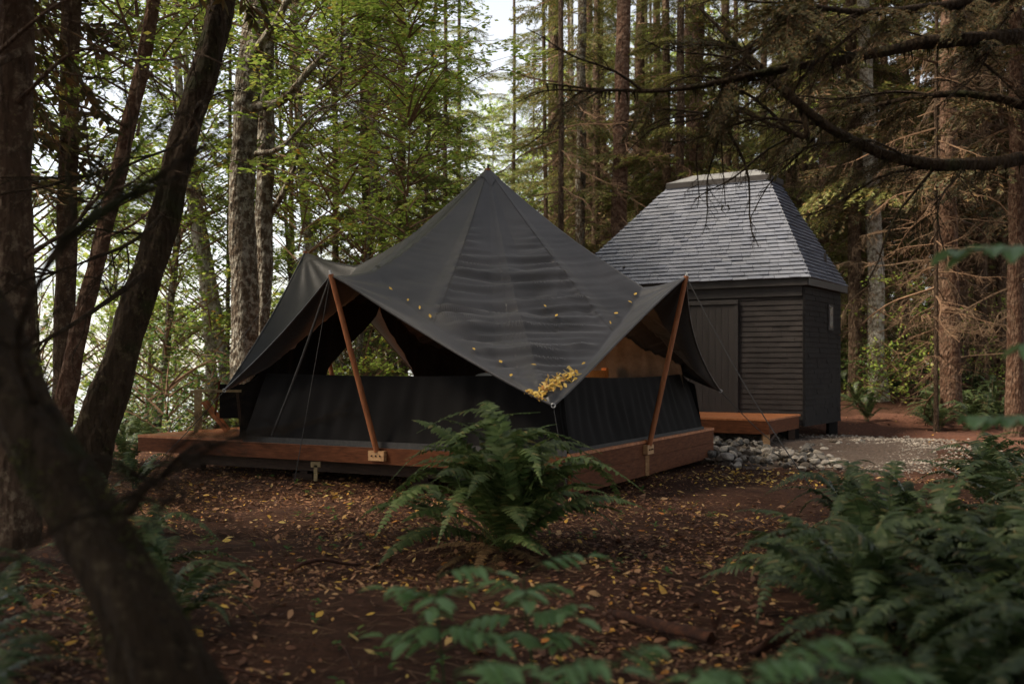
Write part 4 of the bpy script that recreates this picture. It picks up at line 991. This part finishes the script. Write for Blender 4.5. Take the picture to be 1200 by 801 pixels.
# 2 dark trunk leaning right
path_tree('leaning_tree', [(85, 600, 9.0, .21), (108, 510, 9.0, .18), (150, 400, 9.1, .145), (186, 280, 9.2, .135), (215, 170, 9.3, .125), (240, 80, 9.4, .115), (262, -10, 9.6, .12), (300, -200, 10, .11), (360, -500, 11, .06)], 'bark_dark',
          'dark trunk leaning right with a pale mossy knot, left of the deck', n=32, k=140, lump=.2, moss=2500,
          limbs=[[(216, 172, 9.3, .03), (228, 135, 9.0, .026), (236, 120, 8.8, .022), (240, 130, 8.6, .02), (215, 165, 8.2, .014), (170, 185, 7.8, .01), (110, 205, 7.4, .008), (0, 208, 7, .005)],
                 [(170, 320, 9.1, .03), (130, 350, 8.4, .022), (60, 395, 7.6, .014), (0, 420, 7, .008)],
                 [(200, 240, 9.2, .02), (160, 280, 8.6, .016), (90, 310, 8, .010), (20, 330, 7.5, .006)]], seed=4,
          crown=[(LCm[2], (1.8, 1, 5.5), (.9, .9, .8))])
# 3 thin red-brown trunk
path_tree('leaning_tree', [(62, 560, 11.5, .12), (78, 455, 11.5, .11), (108, 330, 11.6, .095), (138, 205, 11.7, .09), (165, 80, 11.8, .08), (182, -10, 12, .075), (200, -200, 12.5, .05)], 'bark_red',
          'slender red-brown trunk left of the dark leaning one', n=16, k=50, seed=5,
          limbs=[[(120, 280, 11.6, .02), (160, 260, 11, .014), (210, 215, 10.6, .008)], [(150, 150, 11.7, .02), (110, 130, 11.2, .014), (40, 110, 11, .006)]], crown=[(LCm[2], (.6, 1, 4.5), (1, 1, .8))])
# 4 dim broad trunk at the left edge
path_tree('conifer_tree', [(18, 640, 7.6, .17), (16, 430, 7.6, .14), (16, 200, 7.6, .125), (20, 0, 7.7, .12), (30, -600, 8, .1)], 'bark_brown', 'dim brown trunk upright at the left edge', n=24, k=80, moss=1500, seed=6,
          limbs=[[(30, 300, 7.5, .02), (90, 260, 7.2, .012), (150, 180, 7.0, .006)], [(20, 120, 7.5, .02), (90, 60, 7.2, .012), (160, 70, 7, .005)], [(25, 60, 7.5, .03), (-20, 80, 6.8, .02), (60, 10, 6, .01), (130, -20, 5.6, .006)]],
          crown=[(CR['dark'][0], (0, 0, 0), (.8, .8, .9))])
path_tree('conifer_tree', [(72, 500, 13, .14), (80, 200, 13, .12), (92, -300, 13, .09)], 'bark_brown', 'upright dim trunk behind the slender red-brown one', n=12, k=30, seed=16, crown=[(LCm[1], (0, 0, 1.5), (.8, .8, .8))])
# 5, 6 lichen twins behind the tent's left wing
path_tree('alder_tree', [(291, 470, 17, .25), (288, 420, 17, .235), (283, 250, 17.1, .22), (290, 100, 17.2, .20), (300, -10, 17.4, .18), (310, -500, 18, .1)], 'bark_lichen', 'larger lichen-spotted trunk behind the left tip of the tent', n=22, k=70, seed=7,
          limbs=[[(296, 125, 17.1, .09), (330, 118, 16.9, .075), (365, 80, 16.7, .055), (400, 45, 16.5, .04), (430, 10, 16.3, .03)],
                 [(300, 60, 17.1, .08), (330, 15, 16.9, .06), (350, -40, 16.8, .04)], [(340, 118, 16.9, .04), (380, 100, 16.4, .025), (420, 60, 16, .012)],
                 [(300, 180, 17, .05), (330, 172, 16.5, .035), (372, 130, 16, .02), (410, 120, 15.8, .008)]], crown=[(LCm[0], (1.5, .5, 4), (1.1, 1.1, .7)), (LCm[2], (2.8, -.8, 2.8), (.9, .9, .6))])
path_tree('alder_tree', [(303, 460, 18, .16), (308, 330, 18, .155), (311, 150, 18, .15), (312, 0, 18.2, .14), (318, -400, 19, .08)], 'bark_lichen', 'thinner lichen-spotted trunk right beside its larger twin', n=16, k=60, seed=8,
          limbs=[[(318, 250, 18, .06), (332, 225, 17.8, .05), (345, 195, 17.7, .035), (352, 165, 17.6, .02)]], crown=[(LCm[1], (.5, 1, 2), (.8, .8, .8))])
# 7, 8 pale leaning pair
path_tree('alder_tree', [(250, 470, 21, .12), (248, 440, 21, .12), (240, 330, 21, .11), (225, 240, 21, .10), (212, 130, 21, .08), (203, -30, 21, .06)], 'bark_pale', 'pale trunk leaning left, left one of the pair above the chair', n=14, k=40, seed=9, crown=[(LCm[0], (-.8, 0, 1.5), (.9, .9, .75))])
path_tree('alder_tree', [(268, 470, 22, .13), (264, 440, 22, .12), (250, 340, 22, .11), (236, 260, 22, .09), (222, 150, 22.3, .07), (215, 0, 22.5, .05)], 'bark_pale', 'pale trunk leaning left, right one of the pair above the chair', n=14, k=40, seed=10, crown=[(LCm[1], (-.8, 1, .5), (.8, .8, .7))])
# 9 pale slanting trunk seen through the tent opening
path_tree('alder_tree', [(404, 470, 22, .16), (396, 430, 22, .15), (385, 390, 22, .14), (365, 300, 22.2, .12), (352, 180, 22.4, .1), (345, 0, 22.6, .07)], 'bark_pale', 'pale slanting trunk seen through the left opening of the tent', n=16, k=40, seed=11, crown=[(LCm[1], (-.6, .5, 2.5), (.8, .8, .7))])
path_tree('alder_tree', [(462, 450, 26, .13), (455, 380, 26, .12), (440, 200, 26, .1), (430, 0, 26, .06)], 'bark_lichen', 'grey trunk at the right side of the tent opening', n=12, k=30, seed=12, crown=[(LCm[0], (0, 0, 3), (.8, .8, .7))])

# broadleaf trees along the shore edge
br = random.Random(12); bp = []
tries = 0
while len(bp) < 24 and tries < 2000:
    tries += 1
    d = br.uniform(19, 44); px = br.uniform(-60, 520); x = px_x(px, d)
    if any(math.hypot(x-a_, d-b_) < 2.2 for a_, b_ in bp): continue
    bp.append((x, d)); root = empty('broadleaf_tree', (x, d, H(x, d)), label='bright green broadleaf tree among those on the slope toward the shore', cat='tree', group='green broadleaf trees toward the shore')
    root.rotation_euler = (br.uniform(-.08, .08), br.uniform(-.12, .12), 0); s_ = br.uniform(.75, 1.15)
    put(br.choice(TR['bark_lichen']), 'trunk', root, (.42*s_, .42*s_, .62*s_), br.uniform(0, 6)); put(br.choice(LCm), 'crown', root, (s_, s_, s_), br.uniform(0, 6))
for k in range(16):
    d = br.uniform(46, 80); px = br.uniform(560, 1180); x = px_x(px, d); s_ = br.uniform(1.0, 1.4)
    root = empty('broadleaf_tree', (x, d, H(x, d)), label='yellow-green broadleaf tree glowing far behind the conifer trunks', cat='tree', group='yellow-green broadleaf trees far behind the conifers')
    put(br.choice(TR['bark_lichen']), 'trunk', root, (.4*s_, .4*s_, .62*s_), br.uniform(0, 6)); put(br.choice(LCm), 'crown', root, (s_*1.2, s_*1.2, s_), br.uniform(0, 6))
bp = []
while len(bp) < 34:
    d = br.uniform(17.5, 34); px = br.uniform(60, 470); x = px_x(px, d)
    if math.hypot(x+2.5, d-14) < 5: continue
    bp.append((x, d)); root = empty('shrub', (x, d, H(x, d)), label='leafy green shrub in the thicket beyond the left end of the deck', cat='shrub', group='shrubs beyond the left end of the deck')
    put(br.choice(SHm), 'foliage', root, (br.uniform(.8, 1.3),)*3, br.uniform(0, 6))
bp = 0
while bp < 84:
    d = br.uniform(25, 48) if bp < 34 else br.uniform(40, 75); px = br.uniform(640, 1230) if bp < 34 else br.uniform(880, 1300); x = px_x(px, d)
    if d < 26 and px < 1000: continue
    bp += 1; root = empty('shrub', (x, d, H(x, d)), label='dim leafy shrub on the forest floor behind the cabin', cat='shrub', group='shrubs on the forest floor behind the cabin')
    put(SHm[0] if br.random() < .8 else SHm[1], 'foliage', root, (br.uniform(.7, 1.3)*(1 if bp <= 34 else 2.2),)*3, br.uniform(0, 6))

# ---- mossy conifer at the right whose limbs hang over the view
mx = empty('mossy_tree', (6.9, 9.3, H(6.9, 9.3)), label='mossy conifer just off the right edge whose dark limbs sweep across the top right', cat='tree')
b = MB(); b.tube([(6.9, 9.3, -.3), (6.9, 9.3, 3), (6.95, 9.35, 7), (7, 9.4, 14)], [.26, .23, .2, .1], 20, lump=.12); rootbuild(b, 'trunk', M['bark_dark'], mx, True)
rm = random.Random(31)
def mossy_limb(ctrl, subs=10, mossn=60, green=6):
    q = smooth_path([(*W(a_, b_, d_), r_) for (a_, b_, d_, r_) in ctrl], 60); mb = MB(); mb.tube(q[:, :3], np.maximum(.004, q[:, 3]), 9, lump=.2, seed=rm.randint(0, 99))
    lo = rootbuild(mb, 'limb', M['bark_dark'], mx, True)
    mb = MB()
    for _ in range(subs):
        i_ = rm.randint(8, 59); t_ = Vector(q[i_, :3]-q[i_-3, :3]).normalized(); dd = (t_*1.1+Vector((rm.uniform(-.6, .6), rm.uniform(-.8, .8), rm.uniform(-.7, .5)))).normalized()
        mb.addmb(rm.choice(DB), frame_mat(q[i_, :3], dd, s=rm.uniform(.5, 1.3)))
    o = mb.build('twigs', M['bark_dark'], lo)
    if green:
        mb = MB()
        for _ in range(green):
            i_ = rm.randint(10, 59); t_ = Vector(q[i_, :3]-q[i_-3, :3]).normalized(); dd = (t_+Vector((rm.uniform(-.6, .3), rm.uniform(-.8, .8), rm.uniform(-.8, .2)))).normalized()
            [mb.addmb(rm.choice(NB), frame_mat(q[i_, :3], dd+Vector((rm.uniform(-.4, .4), rm.uniform(-.4, .4), rm.uniform(-.4, .2))), s=rm.uniform(.35, .7))) for _2 in range(2)]
        mb.build('needle_sprays', [M['needles_dark'], M['twig']], lo)
    mb = MB()
    for _ in range(mossn):
        i_ = rm.randint(2, 59); c = Vector(q[i_, :3])+Vector((rm.uniform(-.02, .02), rm.uniform(-.02, .02), -q[i_, 3]*.6)); L_ = rm.uniform(.03, .12)*(2.2 if rm.random() < .08 else 1)
        mb.tube([c, c+Vector((rm.uniform(-.015, .015), rm.uniform(-.01, .01), -L_*.5)), c+Vector((rm.uniform(-.02, .02), 0, -L_))], [.009, .005, .001], 4, cap=False)
    tag(mb.build('hanging_moss', M['moss'], lo), kind='stuff')
mossy_limb([(1330, 150, 9.2, .08), (1200, 186, 8.8, .062), (1100, 192, 8.4, .05), (1030, 178, 8.2, .044), (960, 142, 8.0, .036), (905, 92, 8.0, .035), (870, 60, 8.1, .022), (820, 10, 8.3, .01)], 14, 90)
mossy_limb([(1330, 20, 9.2, .08), (1200, 42, 8.6, .065), (1100, 48, 8.2, .055), (1010, 66, 8.0, .04), (900, 84, 7.8, .03), (800, 104, 7.8, .02), (720, 106, 7.8, .012), (640, 98, 7.9, .005)], 12, 120, 4)
mossy_limb([(1330, -40, 9.2, .06), (1200, -10, 8.4, .05), (1080, 10, 7.8, .035), (980, 12, 7.4, .02), (900, -10, 7.2, .01)], 10, 40, 10)
mossy_limb([(1330, 180, 9.2, .05), (1220, 130, 9.0, .04), (1120, 110, 9.0, .03), (1000, 130, 9.2, .018), (930, 160, 9.4, .008)], 12, 40, 6)
mossy_limb([(940, 130, 8, .025), (945, 160, 7.95, .02), (915, 150, 8, .015), (860, 130, 8.2, .01), (810, 135, 8.4, .005)], 6, 20, 1)
mossy_limb([(870, 60, 8.1, .02), (905, 40, 8.1, .015), (850, 95, 8.2, .012), (845, 150, 8.3, .008), (850, 240, 8.4, .003)], 5, 10, 2)
# foliage top left from overhanging conifer
ml = empty('overhanging_conifer', (-3.6, 12.4, H(-3.6, 12.4)) if False else (-9.2, 12.8, H(-9.2, 12.8)), label='shady conifer off the left edge whose sprays darken the top left corner', cat='tree')
put(TR['bark_brown'][0], 'trunk', ml, (1.2, 1.2, 1)); put(CR['dark'][1], 'crown', ml, (1.25, 1.25, 1), 1.0, (0, 0, -1.5))

# ------------------------------------------------------------------ ferns
def frond_mesh(seed, L_=1.0, arch=.55, wd=.11, npin=34, side=.0):
    """sword fern frond along +x rising then arching; leaflets both sides"""
    r_ = rng(seed); mb = MB()
    def ax(t): return np.stack([t*(1-.18*t), side*t*t, arch*(1.25*t-1.15*t*t)-.08*t**4], -1)*L_
    ts = np.linspace(0, 1, 12); mb.tube(ax(ts), .0045*(1-.8*ts)+.0006, 4, m=0, cap=False)
    t = np.linspace(.14, .995, npin); P0 = ax(t); tan = norm(ax(t+.01)-ax(t-.01))
    for s_ in (-1, 1):
        sd_ = norm(np.cross(tan, np.array([0, 0, 1.]))*s_); up = norm(np.cross(sd_, tan))*s_
        up = np.where(up[:, 2:3] < 0, -up, up)
        ln = L_*wd*np.sin(np.pi*np.clip(t*.88+.13, 0, 1))**.55*(1-.55*t**3)*r_.uniform(.85, 1.1, npin)
        Dv = norm(sd_+tan*.28+r_.normal(0, .13, (npin, 3))-up*.12); ln = ln*np.where(r_.random(npin) < .06, .25, 1); w_ = L_*.011*np.ones(npin)
        bas = P0; m1 = P0+Dv*ln[:, None]*.3+up*ln[:, None]*.04; m2 = P0+Dv*ln[:, None]*.7-up*ln[:, None]*.02; tip = P0+Dv*ln[:, None]-up*ln[:, None]*.12
        v = np.stack([bas-tan*w_[:, None]*.5, bas+tan*w_[:, None]*.5, m1+tan*w_[:, None], m2+tan*w_[:, None]*.7, tip, m2-tan*w_[:, None]*.7, m1-tan*w_[:, None]], 1).reshape(-1, 3)
        o = np.arange(npin)[:, None]*7
        mb.v.append(v); n0 = mb.n; mb.n += len(v)
        mb.f4.append(np.concatenate([o+[0, 1, 2, 6], o+[6, 2, 3, 5]])+n0); mb.m4.append(np.zeros(2*npin, int)); mb.f3.append(o+[5, 3, 4]+n0); mb.m3.append(np.zeros(npin, int))
    return mb
FM = [frond_mesh(k, 1, a, w_, n_, s_).mesh('frond', [M['fern']]) for k, (a, w_, n_, s_) in enumerate([(.55, .12, 46, .05), (.75, .11, 48, -.14), (.95, .115, 46, .10), (1.2, .10, 50, -.07), (.4, .12, 44, .2), (1.45, .095, 50, .12), (.65, .10, 42, -.25), (1.1, .12, 44, .2)])]
FB = [frond_mesh(k+60, 1, a, w_, n_, s_).mesh('frond', [M['fern_bright']]) for k, (a, w_, n_, s_) in enumerate([(.55, .11, 50, .05), (.75, .10, 52, -.14), (.95, .105, 50, .10), (1.2, .09, 54, -.07), (.4, .11, 48, .2), (1.45, .085, 54, .12), (.65, .09, 46, -.25), (1.1, .10, 48, .2)])]
FD = [frond_mesh(k+40, 1, a, .07, 26, .1).mesh('frond', [M['fern_dead']]) for k, a in enumerate((.15, .35))]
fx = random.Random(55)
def fern(x, y, n, L_, label, group=None, up=(.5, 1.4), dead=0, z=None, angles=None, steep=None, FS=None):
    root = empty('sword_fern', (x, y, (H(x, y) if z is None else z)), label=label, cat='fern', group=group)
    for k in range(n):
        an = k*2.399+fx.uniform(-.3, .3) if angles is None else angles[k % len(angles)]+fx.uniform(-.2, .2)
        me = fx.choice(FS or FM); s_ = L_*fx.uniform(.7, 1.12)
        o = put(me, 'frond', root, (s_, s_, s_*fx.uniform(.8, 1.15)), 0, (fx.uniform(-.04, .04), fx.uniform(-.04, .04), .02))
        o.rotation_euler = (fx.uniform(-.25, .25), -fx.uniform(*(steep or (.0, .75))), an)
    for k in range(dead):
        o = put(fx.choice(FD), 'frond', root, (L_*.7,)*3, 0, (0, 0, .03)); o.rotation_euler = (0, fx.uniform(.0, .35), fx.uniform(0, 6.28))
    return root
fern(-.06, 7.9, 80, 1.4, 'large sword fern standing in front of the tent', dead=14, steep=(.05, 1.25), FS=FB)
fern(-.45, 8.5, 6, 1.0, 'low fern with long arching fronds left of the large fern', angles=(2.9, 3.3, 2.5), steep=(.05, .3), FS=FB)
# right foreground
RF = [(1.75, 4.9, 26, 1.0, 'fern whose fronds arch left across the lower right path'), (1.5, 3.5, 30, .9, 'blurred fern left of the very near ones'), (1.95, 4.2, 30, 1.0, 'blurred fern in the thick of the lower right bank'), (2.7, 5.9, 28, 1.1, 'fern high on the middle of the right bank'), (2.1, 2.5, 30, 1.0, 'large out of focus fern at the lower right edge'), (2.5, 3.4, 32, 1.15, 'tall out of focus fern at the right edge'), (3.0, 8.8, 20, .9, 'farther fern between the right bank and the path'), (1.55, 2.2, 26, .85, 'darkest fern, nearest the lens at the right bottom corner'), (2.1, 3.1, 34, 1.05, 'very near fern filling the right lower edge'), (3.1, 4.4, 34, 1.2, 'near fern at the right edge above the corner one'), (2.5, 4.5, 30, 1.1, 'near fern left of the right edge one'), (3.5, 5.5, 30, 1.2, 'tall near fern at the right edge halfway up the bank'), (2.0, 5.6, 22, 1.1, 'fern at the front edge of the right bank with fronds over the path'), (2.75, 5.0, 26, 1.05, 'thick fern in the middle of the right bank'), (3.3, 6.2, 24, 1.0, 'fern behind the thick one on the right bank'), (2.35, 3.9, 24, .95, 'blurred fern low in the right corner'), (2.9, 7.6, 24, .95, 'fern at the back of the right bank nearest the stone heap'), (4.3, 8.2, 22, 1.1, 'tall fern at the right edge behind the bank'), (3.9, 6.9, 22, 1.1, 'fern under the bright leaves at the right edge'), (1.75, 2.9, 16, .8, 'very near blurred fern at the bottom right'), (4.9, 10.2, 20, 1.0, 'fern left of the thin sapling trunk, right of the path'), (1.9, 6.6, 12, .75, 'small fern at the tip of the right bank'), (5.7, 12.0, 18, 1.0, 'fern beyond the right bank toward the cabin corner')]
for x, y, n_, L_, lab in RF: fern(x, y, n_, L_, lab, dead=4, steep=(.1, .9))
LF = [(-1.15, 2.9, 20, .55, 'low blurred fern right of the leaning trunk foot'), (-1.6, 2.5, 24, .7, 'blurred fern at the very bottom left'), (-2.6, 4.6, 20, .85, 'fern left of the leaning trunk'), (-1.95, 5.6, 16, .85, 'fern beside the leaning foreground trunk, fronds pointing right'), (-2.6, 7.0, 16, .8, 'fern behind the leaning foreground trunk'), (-3.6, 8.8, 14, .8, 'fern at the foot of the dark right-leaning trunk'), (-1.95, 3.4, 18, .75, 'dark fern at the bottom left corner'), (-4.6, 12.2, 16, .8, 'fern by the left corner of the deck'), (-5.9, 15.2, 16, 1.0, 'fern beyond the left end of the deck')]
for x, y, n_, L_, lab in LF: fern(x, y, n_, L_, lab, dead=2, steep=(.05, .8))
k = 0
while k < 34:
    d = fx.uniform(22.5, 34); px = fx.uniform(985, 1210); x = px_x(px, d)
    if d < 24 and px < 1010: continue
    fern(x, d, 13, 1.0, 'fern in the bed under the trees right of the cabin', 'ferns under the trees right of the cabin', steep=(.1, .9)); k += 1
for k in range(10):
    d = fx.uniform(17.5, 24); px = fx.uniform(130, 280); x = px_x(px, d)
    fern(x, d, 11, .9, 'fern in the green growth beyond the left end of the deck', 'ferns beyond the left end of the deck')

# ------------------------------------------------------------------ broad-leaved foreground plants
def blade(mb, p, d, up, L_, w_, m=0):
    """serrated pointed leaflet, folded along its midrib"""
    d = norm(np.array(d)); up = np.array(up, float); s_ = norm(np.cross(d, up)); n_ = norm(np.cross(s_, d)); k = 8
    V_ = []; 
    for q in range(k+1):
        t = q/k; ww = w_*math.sin(math.pi*min(1, t**.8))**.8*(1+.10*(-1)**q)
        c = np.array(p)+d*L_*t-n_*L_*.25*t*t; V_ += [c-s_*ww+n_*ww*.3, c, c+s_*ww+n_*ww*.3]
    f = []
    for q in range(k): o = q*3; f += [[o, o+1, o+4, o+3], [o+1, o+2, o+5, o+4]]
    mb.add(V_, f, m)
def compound_leaf(mb, p0, d, L_, n=4, ls=.09, r_=random):
    d = Vector(d).normalized(); s_ = d.cross(Vector((0, 0, 1))).normalized(); path = [Vector(p0)+d*L_*t+Vector((0, 0, .12*L_*math.sin(math.pi*t*.9)-.10*L_*t*t)) for t in np.linspace(0, 1, 8)]
    mb.tube(path, np.linspace(.003, .0012, 8), 4, m=1, cap=False)
    for k in range(n):
        t = .3+.65*k/n; c = path[int(t*7)]
        for sg in (-1, 1): blade(mb, c, list(s_*sg+d*.7+Vector((0, 0, -.25+r_.uniform(-.15, .1)))), (0, 0, 1), ls*r_.uniform(.8, 1.15)*(1.15-.3*t), ls*.19)
    blade(mb, path[-1], list(d+Vector((0, 0, -.2))), (0, 0, 1), ls*1.15, ls*.27)
pr = random.Random(3)
def leafy_plant(base, top, n, L_, label, ls=.09, group=None, levels=3):
    root = empty('leafy_plant', base, label=label, cat='plant', group=group); b = MB(); base = Vector(base); top = Vector(top)
    P_ = [base+(top-base)*t+Vector((.015*math.sin(t*5), .01*math.sin(t*4), 0)) for t in np.linspace(0, 1, 10)]
    b.tube(P_, np.linspace(.007, .003, 10), 6); rootbuild(b, 'stem', M['fern'], root, True)
    for k in range(n):
        b = MB(); t = 1-.32*(k/n)**1.2; c = P_[min(9, int(t*9))]; an = k*2.4+pr.uniform(-.3, .3)
        compound_leaf(b, c, (math.cos(an), math.sin(an), pr.uniform(-.05, .35)), L_*pr.uniform(.8, 1.15), 5, ls, pr); rootbuild(b, 'leaf', [M['plant'], M['fern']], root)
q = W(518, 675, 3.5); leafy_plant((q.x, 3.5, H(q.x, 3.5)), q, 10, .22, 'upright plant with pointed green leaflets before the large fern', .085)
q = W(618, 672, 3.7); leafy_plant((q.x+.03, 3.75, H(q.x, 3.7)), q, 9, .24, 'plant with drooping pointed leaves right of the upright one', .095)
q = W(655, 715, 3.9); leafy_plant((q.x+.02, 3.9, 0), q, 3, .10, 'small seedling with a pale bent stem right of the leafy pair', .06)
for (px, py, d, n_, lab) in ((540, 785, 2.6, 6, 'low blurred plant at the bottom left of the leafy row'), (640, 790, 2.7, 6, 'low blurred plant at the bottom middle'), (720, 782, 2.7, 6, 'blurred leafy plant under the rotten log'), (800, 790, 2.5, 7, 'blurred leafy plant right of the log'), (905, 778, 2.3, 9, 'bright blurred plant at the bottom right of the path'), (860, 790, 2.3, 7, 'bright blurred plant second from the right along the bottom'), (985, 795, 2.2, 6, 'dim blurred plant before the right fern bank')):
    q = W(px, py, d); leafy_plant((q.x, d, H(q.x, d)), q, n_, .2, lab, .085)
# leaves hanging in at the right edge, close to the lens
bp_ = empty('hazel_shrub', (2.35, 2.9, H(2.35, 2.9)), label='near shrub whose blurred bright leaves reach in at the right edge', cat='shrub')
b = MB()
stems = [[(2.35, 2.9, H(2.35, 2.9)), (2.2, 3.0, 1.2), (1.95, 3.0, 1.78), (1.55, 3.0, 1.86), (1.35, 3.0, 1.85)], [(2.35, 2.9, .3), (2.3, 3.0, 1.0), (1.95, 3.1, 1.55), (1.62, 3.1, 1.57)], [(2.35, 2.9, .2), (2.15, 3.2, .9), (1.75, 3.2, 1.30), (1.5, 3.2, 1.34)]]
for s_ in stems: b.tube(smooth_path(s_, 16), np.linspace(.008, .002, 16), 5)
rootbuild(b, 'stem', M['twig'], bp_, True)
b = MB()
for s_ in stems:
    q = smooth_path(s_, 30)
    for k in range(17, 30, 2):
        for sg in (-1, 1): blade(b, q[k], [-.5+pr.uniform(-.2, .2), sg*.9, pr.uniform(-.35, .1)], (0, 0, 1), pr.uniform(.08, .13), .032)
rootbuild(b, 'leaves', M['plant'], bp_)
# ground sprigs
b = MB(); rr = random.Random(6)
for _ in range(420):
    y = rr.uniform(3.5, 13); x = rr.uniform(-.5, .5)*y
    if x > 1.2 and rr.random() < .6: continue
    if noise.noise((x*.8, y*.8, 2)) < .08: continue
    z = H(x, y)+.02
    for k in range(6):
        an = rr.uniform(0, 6.28); blade(b, (x, y, z+rr.uniform(0, .05)), (math.cos(an), math.sin(an), rr.uniform(.1, .8)), (0, 0, 1), rr.uniform(.03, .06), rr.uniform(.008, .014))
tag(b.build('ground_sprigs', M['leaves_deep']), 'tiny green sprigs growing through the leaf litter', 'ground cover', kind='stuff')

# ------------------------------------------------------------------ logs and sticks
lg = empty('rotten_log', (1.0, 5.6, 0), label='dark rotten log lying on the path at the lower middle right', cat='log')
b = MB(); A_ = Vector((.62, 6.0, .05)); B_ = Vector((1.08, 5.4, .06)); b.tube([A_.lerp(B_, t)-Vector((0,0,.03)) for t in np.linspace(0, 1, 14)], [.024+.012*t for t in np.linspace(0, 1, 14)], 14, lump=.25); rootbuild(b, 'log_body', M['rotten'], lg, True)
b = MB(); [b.tube([B_+Vector((.02, 0, .02)), B_+Vector((.03+rr.uniform(-.05, .05), 0, .08+rr.uniform(0, .06)))], [.014, .003], 5) for _ in range(6)]; rootbuild(b, 'splinters', M['warm_wood'] if False else M['rotten'], lg)
l2 = MB(); l2.tube(smooth_path([(1.25, 5.2, .0), (1.4, 5.3, .05), (1.6, 5.3, .07), (1.8, 5.2, .03)], 16), np.linspace(.02, .05, 16), 12, lump=.6)
tag(l2.build('root_stump', M['rotten'], smooth=True), 'crumbling reddish stump root beside the rotten log', 'stump')
SL = [((-1.6, 7.3), (-1.15, 7.6), .018, 'short brown stick on the litter left of the large fern'), ((-1.7, 4.9), (-.9, 4.7), .012, 'thin long twig lying across the lower left litter'), ((-.95, 5.3), (-.75, 4.9), .006, 'fine twig standing out of the lower left litter'), ((.75, 7.5), (1.0, 7.9), .01, 'thin twig on the bare path right of the large fern'), ((.35, 4.5), (-.2, 4.3), .016, 'reddish stick at the bottom under the seedling'), ((8.2, 18.6), (9.6, 19.4), .03, 'pale fallen branch on the red needle path'), ((-2.2, 8.4), (-1.9, 8.1), .012, 'stub of wood near the left fern')]
for (a_, c_, r0, lab) in SL:
    b = MB(); n_ = 8; P_ = [(a_[0]+(c_[0]-a_[0])*t, a_[1]+(c_[1]-a_[1])*t+.03*math.sin(t*4), H(a_[0], a_[1])+.04+.03*math.sin(t*5)) for t in np.linspace(0, 1, n_)]
    b.tube(P_, np.linspace(r0, r0*.5, n_), 7, lump=.2); tag(b.build('stick', M['rotten'] if r0 < .03 else M['twig_pale'], smooth=True), lab, 'stick')
